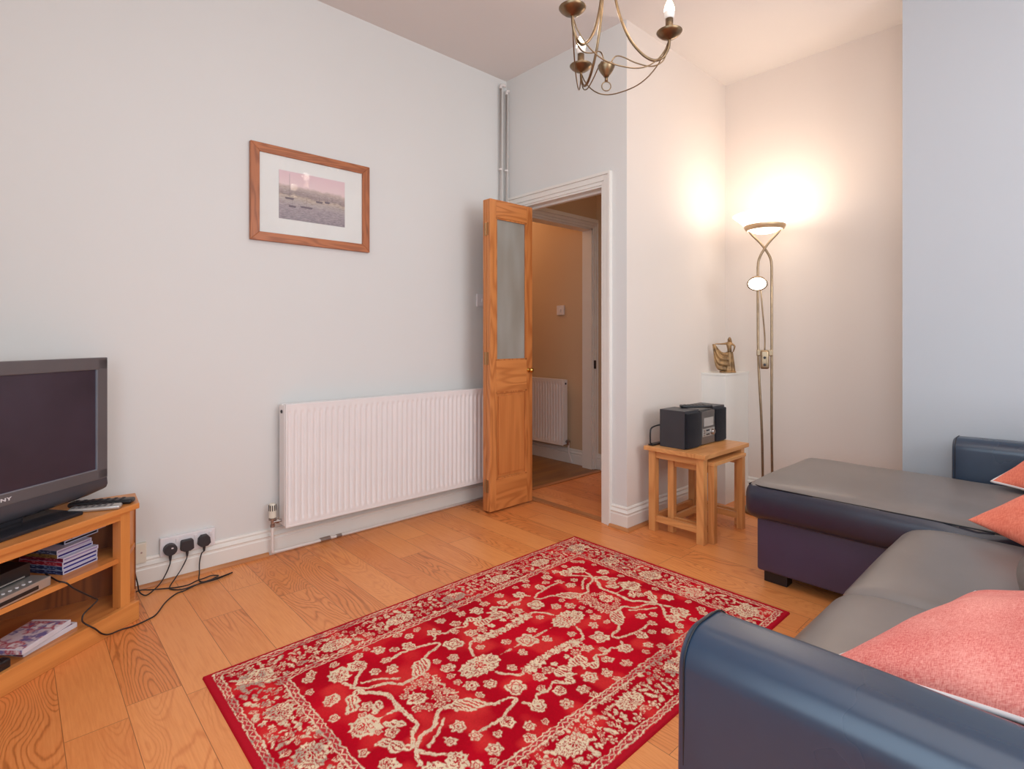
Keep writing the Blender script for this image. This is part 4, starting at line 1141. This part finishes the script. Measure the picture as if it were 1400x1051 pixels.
# ------------------------------------------------------------------ nest of tables
def nest_table(name, label, x0, x1, y0, y1, Ht, leg, ov, th, back_rail=True, group='oak nest of tables'):
    c = ((x0+x1)/2, (y0+y1)/2)
    t = thing(name, label, 'table', (c[0], c[1], 0), 0, group)
    X0, X1, Y0, Y1 = x0-c[0], x1-c[0], y0-c[1], y1-c[1]
    obj('tabletop', box(BM(), X0-ov, X1+ov, Y0-ov, Y1+ov, Ht-th, Ht, 0.004), M['oakX'], t)
    for sx_ in (0, 1):
        for sy_ in (0, 1):
            lx = X0 if sx_ == 0 else X1-leg; ly = Y0 if sy_ == 0 else Y1-leg
            obj('leg', box(BM(), lx, lx+leg, ly, ly+leg, 0, Ht-th, 0.002), M['oakZ'], t)
    for lx in (X0, X1-leg):
        obj('side_apron', box(BM(), lx+leg*0.25, lx+leg*0.75, Y0+leg, Y1-leg, Ht-th-0.042, Ht-th, 0.001), M['oakY'], t)
        obj('stretcher', box(BM(), lx+leg*0.25, lx+leg*0.75, Y0+leg, Y1-leg, 0.055, 0.09, 0.001), M['oakY'], t)
    if back_rail:
        obj('back_apron', box(BM(), X0+leg, X1-leg, Y1-leg*0.75, Y1-leg*0.25, Ht-th-0.042, Ht-th, 0.001), M['oakX'], t)
        obj('back_stretcher', box(BM(), X0+leg, X1-leg, Y1-leg*0.75, Y1-leg*0.25, 0.055, 0.09, 0.001), M['oakX'], t)
    return t
nest_table('nesting_table', 'larger oak table of the nest, with the stereo standing on it', 2.715, 3.205, 1.435, 1.775, 0.487, 0.042, 0.020, 0.024)
nest_table('nesting_table', 'smaller oak table pushed in under the larger nest table', 2.772, 3.148, 1.405, 1.685, 0.440, 0.036, 0.004, 0.020)

# stereo
zt = 0.4875
def speaker(x0, x1, label):
    s = thing('stereo_speaker', label, 'speaker', ((x0+x1)/2, 1.64, zt), 0, 'stereo speakers')
    hw = (x1-x0)/2-0.001
    obj('cabinet', box(BM(), -hw, hw, -0.072, 0.085, 0.0, 0.213, 0.003), plain('speaker_vinyl', (58, 58, 63), 0.4), s)
    bm = BM()
    def gf(x, y, z, u, v, w): return (x, y-0.006*(1-u*u)*(v < 0), z)
    rbox(bm, (0, -0.079, 0.102), (hw*1.94, 0.016, 0.196), 0.006, (4, 1, 6), gf)
    obj('grille', bm, fabric('speaker_cloth', (24, 24, 28), (44, 44, 50), 900, 0.3), s, smooth=True)
speaker(2.752, 2.912, 'black stereo speaker on the left, nearest the wall corner by the door')
speaker(3.085, 3.225, 'black stereo speaker on the right, nearest the white pedestal')
s = thing('stereo_unit', 'black and silver compact stereo between its two speakers', 'stereo', (3.0, 1.64, zt))
obj('cabinet', box(BM(), -0.083, 0.083, -0.070, 0.11, 0.004, 0.195, 0.004), M['black_plastic'], s)
bm = BM(); box(bm, -0.078, 0.078, -0.084, -0.068, 0.006, 0.198, 0.004)
fc = obj('fascia', bm, plain('fascia_grey', (112, 108, 106), 0.3, 0.5), s)
obj('top_lid', box(BM(), -0.075, 0.075, -0.07, 0.09, 0.194, 0.203, 0.003), plain('lid_grey', (70, 68, 68), 0.3), s)
obj('display', box(BM(), -0.052, 0.056, -0.087, -0.083, 0.108, 0.158, 0.001), plain('lcd', (176, 170, 164), 0.25), s)
obj('control_panel', box(BM(), -0.070, 0.072, -0.087, -0.083, 0.050, 0.096, 0.001), M['silver'], s)
obj('volume_knob', lathe(BM(), [(0.017, 0), (0.017, 0.012), (0.013, 0.016), (0.0001, 0.016)], (0.038, -0.087, 0.072), 20, Matrix.Rotation(PI/2, 3, 'X')), M['chrome'], s)
for i, (x, z) in enumerate(((-0.055, 0.085), (-0.055, 0.072), (-0.055, 0.059), (-0.022, 0.085), (-0.002, 0.085), (-0.022, 0.062), (-0.002, 0.062))):
    obj('button', box(BM(), x-0.006, x+0.006, -0.091, -0.086, z-0.004, z+0.004, 0.001), M['tvdark'] if i > 2 else M['chrome'], s)
r = thing('remote_control', 'slim black remote control lying across the top of the stereo', 'remote control', (2.965, 1.615, zt+0.2135), math.radians(-38))
bm = BM(); rbox(bm, (0, 0, 0.008), (0.185, 0.045, 0.016), 0.006, (3, 2, 1)); obj('casing', bm, M['black_plastic'], r, smooth=True)
bm = BM()
for i in range(6):
    for j in (-1, 0, 1): box(bm, -0.07+i*0.022, -0.06+i*0.022, j*0.012-0.004, j*0.012+0.004, 0.0155, 0.0172)
obj('button', bm, M['dark_rubber'], r)
la = thing('loop_antenna', 'black loop aerial standing behind the left speaker on the table', 'antenna', (2.712, 1.762, zt))
lp = [(0.020, 0, 0.008), (0.003, 0, 0.016), (0.0, 0, 0.035), (0.001, 0, 0.080), (0.012, 0, 0.100), (0.045, 0, 0.108), (0.10, 0, 0.110), (0.128, 0, 0.098), (0.132, 0, 0.03), (0.118, 0, 0.008)]
obj('loop', tube(BM(), smoothpath(lp, 5), 0.0045, 8), M['black_plastic'], la, smooth=True)
obj('base', box(BM(), 0.004, 0.12, -0.016, 0.016, 0, 0.010, 0.003), M['black_plastic'], la)

# ------------------------------------------------------------------ pedestal + statue
pd = thing('pedestal', 'white boxed pedestal in the alcove corner carrying the bronze figure', 'pedestal', (3.664, 1.775, 0))
obj('column', box(BM(), -0.174, 0.176, -0.085, 0.085, 0, 0.858, 0.002), M['gloss'], pd)
obj('cap', box(BM(), -0.178, 0.176, -0.089, 0.085, 0.858, 0.872, 0.003), M['gloss'], pd)

st = thing('dancer_figurine', 'bronze figurine of a dancer holding out her skirt on the white pedestal', 'figurine', (3.612, 1.744, 0.8722), math.radians(-62))
def skin(name, verts, edges, rad, m, parent, sub=2, root=0):
    me = bpy.data.meshes.new(name); me.from_pydata(verts, edges, [])
    o = bpy.data.objects.new(name, me); COL.objects.link(o)
    mod = o.modifiers.new('skin', 'SKIN'); mod.use_smooth_shade = True
    sv = me.skin_vertices[0].data
    for i, r_ in enumerate(rad): sv[i].radius = (r_, r_) if not isinstance(r_, tuple) else r_
    sv[root].use_root = True
    sm_ = o.modifiers.new('sub', 'SUBSURF'); sm_.levels = sub; sm_.render_levels = sub
    dg = bpy.context.evaluated_depsgraph_get(); dg.update()
    m2 = bpy.data.meshes.new_from_object(o.evaluated_get(dg)); bpy.data.objects.remove(o)
    m2.materials.clear()
    return obj(name, m2, m, parent, smooth=True)
st.scale = (1.07, 1.07, 1.07)
V_ = [(0.022, 0, 0.125), (0.020, 0, 0.150), (0.018, 0, 0.170), (0.017, 0, 0.186), (0.016, -0.001, 0.197), (0.018, -0.004, 0.208), (0.018, -0.004, 0.221),
      (0.002, 0, 0.186), (-0.030, -0.006, 0.183), (-0.066, -0.010, 0.184),
      (0.034, -0.002, 0.184), (0.052, -0.010, 0.170), (0.046, -0.020, 0.148), (0.040, -0.024, 0.132)]
E_ = [(0, 1), (1, 2), (2, 3), (3, 4), (4, 5), (5, 6), (3, 7), (7, 8), (8, 9), (3, 10), (10, 11), (11, 12), (12, 13)]
R_ = [0.017, 0.0125, 0.0165, 0.0135, 0.006, 0.0105, 0.009, 0.008, 0.0052, 0.0036, 0.008, 0.0055, 0.0045, 0.004]
skin('body', V_, E_, R_, M['bronze'], st)
# gown: flared lathe with folds
bm = BM(); rings = []
for k in range(15):
    f = k/14; z = 0.008+0.125*(1-f)
    ring = []
    for i in range(40):
        a = 2*PI*i/40; rr_ = (0.016+0.016*f**0.8)*(1+0.14*f*math.sin(a*9)+0.05*math.sin(a*4+2))
        ring.append(bm.verts.new((0.022-0.006*f+rr_*math.cos(a)*1.1, rr_*math.sin(a)*0.85, z)))
    rings.append(ring)
for a_, b_ in zip(rings, rings[1:]):
    for i in range(40): bm.faces.new((a_[i], b_[i], b_[(i+1) % 40], a_[(i+1) % 40]))
bm.faces.new(rings[-1]); bmesh.ops.recalc_face_normals(bm, faces=bm.faces)
obj('gown', bm, M['bronze'], st, smooth=True)
# skirt fan held out to the left hand
bm = BM(); n1, n2 = 22, 16; g = []
for i in range(n1+1):
    f = i/n1; row = []
    # upper edge: from hand (-0.066,0.184) sagging to hip (0.01,0.135) ; lower edge: from hand around to hem
    top = Vector((-0.066+0.078*f, -0.006, 0.182-0.062*math.sin(PI*0.5*min(1, f*1.25))+0.012*f*f))
    lo = Vector((-0.070+0.004*math.sin(PI*f)*-4+0.090*f**1.5, -0.004, 0.182-0.168*math.sin(PI/2*min(1, f*1.5))))
    for j in range(n2+1):
        h_ = j/n2; p = top.lerp(lo, h_)
        p.y += -0.008+0.006*math.sin(h_*22-f*4)*min(1, f*4)-0.014*math.sin(PI*h_)*f
        p.x -= 0.012*math.sin(PI*h_)*(1-f)
        row.append(bm.verts.new(p))
    g.append(row)
for i in range(n1):
    for j in range(n2): bm.faces.new((g[i][j], g[i+1][j], g[i+1][j+1], g[i][j+1]))
o = obj('skirt', bm, M['bronze'], st, smooth=True)
md = o.modifiers.new('thick', 'SOLIDIFY'); md.thickness = 0.003
# headdress / hair
skin('hair', [(0.018, 0.004, 0.228), (0.024, 0.005, 0.212), (0.030, 0.004, 0.196), (0.034, 0.003, 0.182)], [(0, 1), (1, 2), (2, 3)], [0.008, 0.0095, 0.007, 0.004], M['bronze'], st)
bm = BM(); lathe(bm, [(0.036, 0), (0.038, 0.003), (0.036, 0.009), (0.03, 0.011), (0.0001, 0.011)], (0.010, 0, 0), 28); obj('foot_base', bm, M['bronze'], st, smooth=True)
for v in bpy.data.objects['foot_base'].data.vertices: v.co.x = 0.010+(v.co.x-0.010)*1.35

# ------------------------------------------------------------------ floor lamp
fl_ = thing('floor_lamp', 'tall brass uplighter floor lamp with a glass bowl and small reading arm', 'floor lamp', (3.53, 1.45, 0), math.radians(-68))
# local x = image right, -y toward viewer
bm = lathe(BM(), [(0.0, 0), (0.130, 0.0), (0.133, 0.006), (0.130, 0.014), (0.112, 0.022), (0.06, 0.030), (0.03, 0.034), (0.0001, 0.035)], (0, 0, 0), 48)
obj('lamp_base', bm, M['brass_lamp'], fl_, smooth=True)
def pole(s):
    b_ = 0.028*s; c_ = 0.040*s
    pts = [(b_+0.018, 0, 0.03), (b_+0.012, 0, 0.5), (c_*0.95+0.002, 0, 0.95), (c_, 0, 1.30), (c_, 0, 1.56)]
    pts2 = smoothpath([(c_, 0, 1.56), (c_*0.85, 0, 1.61), (c_*0.3, 0.005*s, 1.66), (-c_*0.7, 0.006*s, 1.72), (-c_*1.9, 0.004*s, 1.775), (-c_*2.35, 0.0, 1.806)], 6)
    return smoothpath(pts, 6)[:-1]+pts2
for s_i in (-1, 1):
    obj('pole', tube(BM(), pole(s_i), 0.0075, 12), M['brass_lamp'], fl_, smooth=True)
# brass ring and glass bowl
bm = lathe(BM(), [(0.104, 1.796), (0.113, 1.800), (0.121, 1.814), (0.124, 1.836), (0.119, 1.840), (0.112, 1.832), (0.103, 1.802)], (0, 0, 0), 48, cap=False)
obj('ring', bm, plain('backlit_brass', (206, 176, 140), 0.4, 0.6), fl_, smooth=True)  # brass colour lightened to stand for backlight from the bowl
bm = lathe(BM(), [(0.0001, 1.775), (0.05, 1.779), (0.085, 1.790), (0.112, 1.808), (0.128, 1.835), (0.155, 1.862), (0.186, 1.888), (0.190, 1.892), (0.183, 1.892), (0.150, 1.868), (0.120, 1.842), (0.105, 1.815), (0.08, 1.797), (0.05, 1.786), (0.0001, 1.782)], (0, 0, 0), 56, cap=False)
bowl = obj('glass_bowl', bm, M['lampglass'], fl_, smooth=True)
# bracket
bm = BM(); box(bm, -0.048, 0.048, -0.013, 0.013, 0.995, 1.035, 0.006); obj('bracket', bm, M['brass_lamp'], fl_)
bm = BM(); rbox(bm, (0.0, -0.016, 0.972), (0.052, 0.026, 0.118), 0.012, (3, 2, 3)); dm = obj('dimmer_box', bm, M['brass_lamp'], fl_, smooth=True)
for z in (0.985, 0.940): obj('dimmer_knob', lathe(BM(), [(0.008, 0), (0.008, 0.006), (0.0001, 0.007)], (0, -0.029, z), 14, Matrix.Rotation(PI/2, 3, 'X')), M['dark_rubber'], dm)
arm = smoothpath([(0.0, 0.0, 1.03), (0.0, -0.006, 1.12), (-0.012, -0.03, 1.28), (-0.022, -0.040, 1.40), (-0.036, -0.042, 1.452), (-0.042, -0.050, 1.474)], 6)
obj('reading_arm', tube(BM(), arm, 0.0048, 10), M['brass_lamp'], fl_, smooth=True)
rotr = Matrix.Rotation(math.radians(-42), 3, 'X')
cR = (-0.042, -0.085, 1.448)
bm = lathe(BM(), [(0.012, 0.050), (0.030, 0.044), (0.050, 0.020), (0.060, 0.0), (0.057, -0.003), (0.052, 0.002)], cR, 36, rotr, cap=False)
rs = obj('reading_shade', bm, M['brass_lamp'], fl_, smooth=True)
bm = lathe(BM(), [(0.0001, 0.004), (0.03, 0.003), (0.054, 0.0015)], cR, 36, rotr, cap=False)
obj('reading_glass', bm, M['readglass'], rs, smooth=True)

# ------------------------------------------------------------------ chandelier
CZ = 2.228; ch = thing('chandelier', 'brass three arm candle chandelier hanging from the ceiling', 'chandelier', (1.635, 1.252, CZ))
cups = [(1.776, 1.083), (1.396, 1.220), (1.732, 1.454)]
dirs = [math.atan2(y-1.252, x-1.635) for x, y in cups]
rad_ = 0.229
hgt = H-CZ
bm = lathe(BM(), [(0.055, hgt-0.001), (0.055, hgt-0.006), (0.045, hgt-0.018), (0.02, hgt-0.028), (0.008, hgt-0.034), (0.0001, hgt-0.036)], (0, 0, 0), 28)
obj('ceiling_rose', bm, M['brass'], ch, smooth=True)
bm = tube(BM(), [(0, 0, hgt-0.03), (0, 0, 0.50)], 0.005, 10); lathe(bm, [(0.0001, 0.47), (0.012, 0.475), (0.02, 0.49), (0.02, 0.51), (0.012, 0.53), (0.0001, 0.535)], (0, 0, 0), 20)
obj('stem', bm, M['brass'], ch, smooth=True)
for a in dirs:
    c, s = math.cos(a), math.sin(a)
    pr = lambda q: [(r_*c, r_*s, z) for r_, z in q]
    arm = smoothpath(pr([(0.012, 0.50), (0.022, 0.44), (0.022, 0.36), (0.024, 0.24), (0.040, 0.12), (0.078, 0.01), (0.125, -0.058), (0.170, -0.090), (0.205, -0.082), (0.225, -0.050), (0.2295, -0.015)]), 6)
    ao = obj('arm', tube(BM(), arm, 0.0052, 10), M['brass'], ch, smooth=True)
    cx0, cy0 = 0.229*c, 0.229*s
    bm = lathe(BM(), [(0.005, -0.019), (0.008, -0.016), (0.022, -0.012), (0.033, -0.005), (0.041, 0.002), (0.0465, 0.009), (0.0465, 0.0105), (0.044, 0.0095), (0.038, 0.003), (0.030, -0.002), (0.010, -0.009), (0.0001, -0.009)], (cx0, cy0, 0), 32)
    obj('drip_cup', bm, M['brass'], ch, smooth=True)
    co = obj('candle_tube', tube(BM(), [(cx0, cy0, -0.008), (cx0, cy0, 0.058)], 0.0140, 18), M['brass'], ch, smooth=True)
    bo = obj('bulb_base', lathe(BM(), [(0.0142, 0.058), (0.018, 0.064), (0.0195, 0.078), (0.0195, 0.084)], (cx0, cy0, 0), 20), M['bulb_base'], ch, smooth=True)
    bm = lathe(BM(), [(0.0195, 0.084), (0.019, 0.094), (0.0145, 0.110), (0.008, 0.125), (0.002, 0.136), (0.0001, 0.137)], (cx0, cy0, 0), 20)
    obj('bulb', bm, M['bulb'], ch, smooth=True)
    wr = smoothpath(pr([(0.016, -0.100), (0.022, -0.080), (0.036, -0.066), (0.060, -0.070), (0.110, -0.096), (0.165, -0.112), (0.205, -0.096), (0.222, -0.055), (0.228, -0.020)]), 6)
    obj('scroll_wire', tube(BM(), wr, 0.0024, 8), M['brass'], ch, smooth=True)
for i in range(3):
    a0, a1 = dirs[i], dirs[(i+1) % 3]
    p0 = Vector((rad_*math.cos(a0), rad_*math.sin(a0), -0.015)); p1 = Vector((rad_*math.cos(a1), rad_*math.sin(a1), -0.015))
    pts = []
    for k in range(25):
        t = k/24; q = p0.lerp(p1, t); d = 1-abs(2*t-1)**2.6; q.z = -0.018-0.135*d**0.8
        pts.append(q)
    obj('swag_wire', tube(BM(), pts, 0.0024, 8), M['brass'], ch, smooth=True)
bm = lathe(BM(), [(0.0001, -0.143), (0.009, -0.141), (0.012, -0.136), (0.020, -0.126), (0.028, -0.112), (0.032, -0.101), (0.031, -0.098), (0.026, -0.097), (0.0001, -0.099)], (0, 0, 0), 28)
lathe(bm, [(0.006, -0.158), (0.006, -0.142)], (0, 0, 0), 14)
fi = obj('finial', bm, M['brass'], ch, smooth=True)
view = Vector((0.678, 0.735, 0)); rgt = Vector((0.735, -0.678, 0))
obj('ring', tube(BM(), [rgt*0.017*math.cos(a)+Vector((0, 0, -0.176+0.017*math.sin(a))) for a in np.linspace(0, 2*PI, 28, endpoint=False)], 0.0022, 8, closed=True), M['brass'], fi, smooth=True)

# ------------------------------------------------------------------ lights
def light(name, kind, loc, energy, color=(1, 1, 1), rot=(0, 0, 0), **kw):
    ld = bpy.data.lights.new(name, kind); ld.energy = energy; ld.color = color
    for k, v in kw.items(): setattr(ld, k, v)
    o = bpy.data.objects.new(name, ld); COL.objects.link(o); o.location = loc; o.rotation_euler = rot
    return o
light('window_daylight', 'AREA', (XL+0.02, -0.30, 1.60), 36, (0.66, 0.84, 1.0), (0, -PI/2, 0), shape='RECTANGLE', size=1.7, size_y=2.4)
light('bay_daylight', 'AREA', (1.5, YB+0.02, 1.60), 66, (0.90, 0.96, 1.0), (PI/2, 0, 0), shape='RECTANGLE', size=2.2, size_y=1.7)
light('fill_down', 'AREA', (0.9, -0.3, 2.85), 22, (0.96, 0.98, 1.0), (0, 0, 0), shape='RECTANGLE', size=2.4, size_y=2.4)  # added soft fill panel under the ceiling, not a fitting of the room
light('fill_up', 'AREA', (0.6, -1.1, 1.5), 13, (1.0, 0.97, 0.94), (PI, 0, 0), shape='RECTANGLE', size=1.6, size_y=1.2)  # added upward fill behind the camera to brighten the ceiling
light('lamp_bulb', 'POINT', (3.53, 1.45, 1.93), 5.6, (1.0, 0.86, 0.74), shadow_soft_size=0.07)
light('reading_bulb', 'POINT', (3.39, 1.30, 1.41), 0.5, (1.0, 0.86, 0.70), shadow_soft_size=0.03)
for x, y in cups: light('candle_bulb', 'POINT', (x, y, CZ+0.17), 1.1, (1.0, 0.82, 0.64), shadow_soft_size=0.03)
light('hall_light', 'POINT', (3.1, 4.3, 2.5), 17, (1.0, 0.66, 0.40), shadow_soft_size=0.15)
light('lobby_light', 'POINT', (3.1, 2.4, 2.7), 1.3, (1.0, 0.72, 0.5), shadow_soft_size=0.15)

w = bpy.data.worlds.new('world'); sc.world = w; w.use_nodes = True
w.node_tree.nodes['Background'].inputs[0].default_value = (0.75, 0.85, 1, 1); w.node_tree.nodes['Background'].inputs[1].default_value = 1.0

# ------------------------------------------------------------------ camera
cd = bpy.data.cameras.new('camera'); cam = bpy.data.objects.new('camera', cd); COL.objects.link(cam)
cd.sensor_width = 36; cd.lens = 742/1400*36; cd.shift_y = -(525.5-461)/1400; cd.clip_start = 0.05
cam.location = (0, 0, 1.114); cam.rotation_euler = (PI/2, 0, math.radians(47.3-90))
sc.camera = cam
sc.view_settings.view_transform = 'Standard'; sc.view_settings.look = 'None'
sc.view_settings.exposure = -0.04; sc.view_settings.gamma = 1.0
sc.cycles.use_denoising = True
sc.cycles.max_bounces = 8; sc.cycles.diffuse_bounces = 5
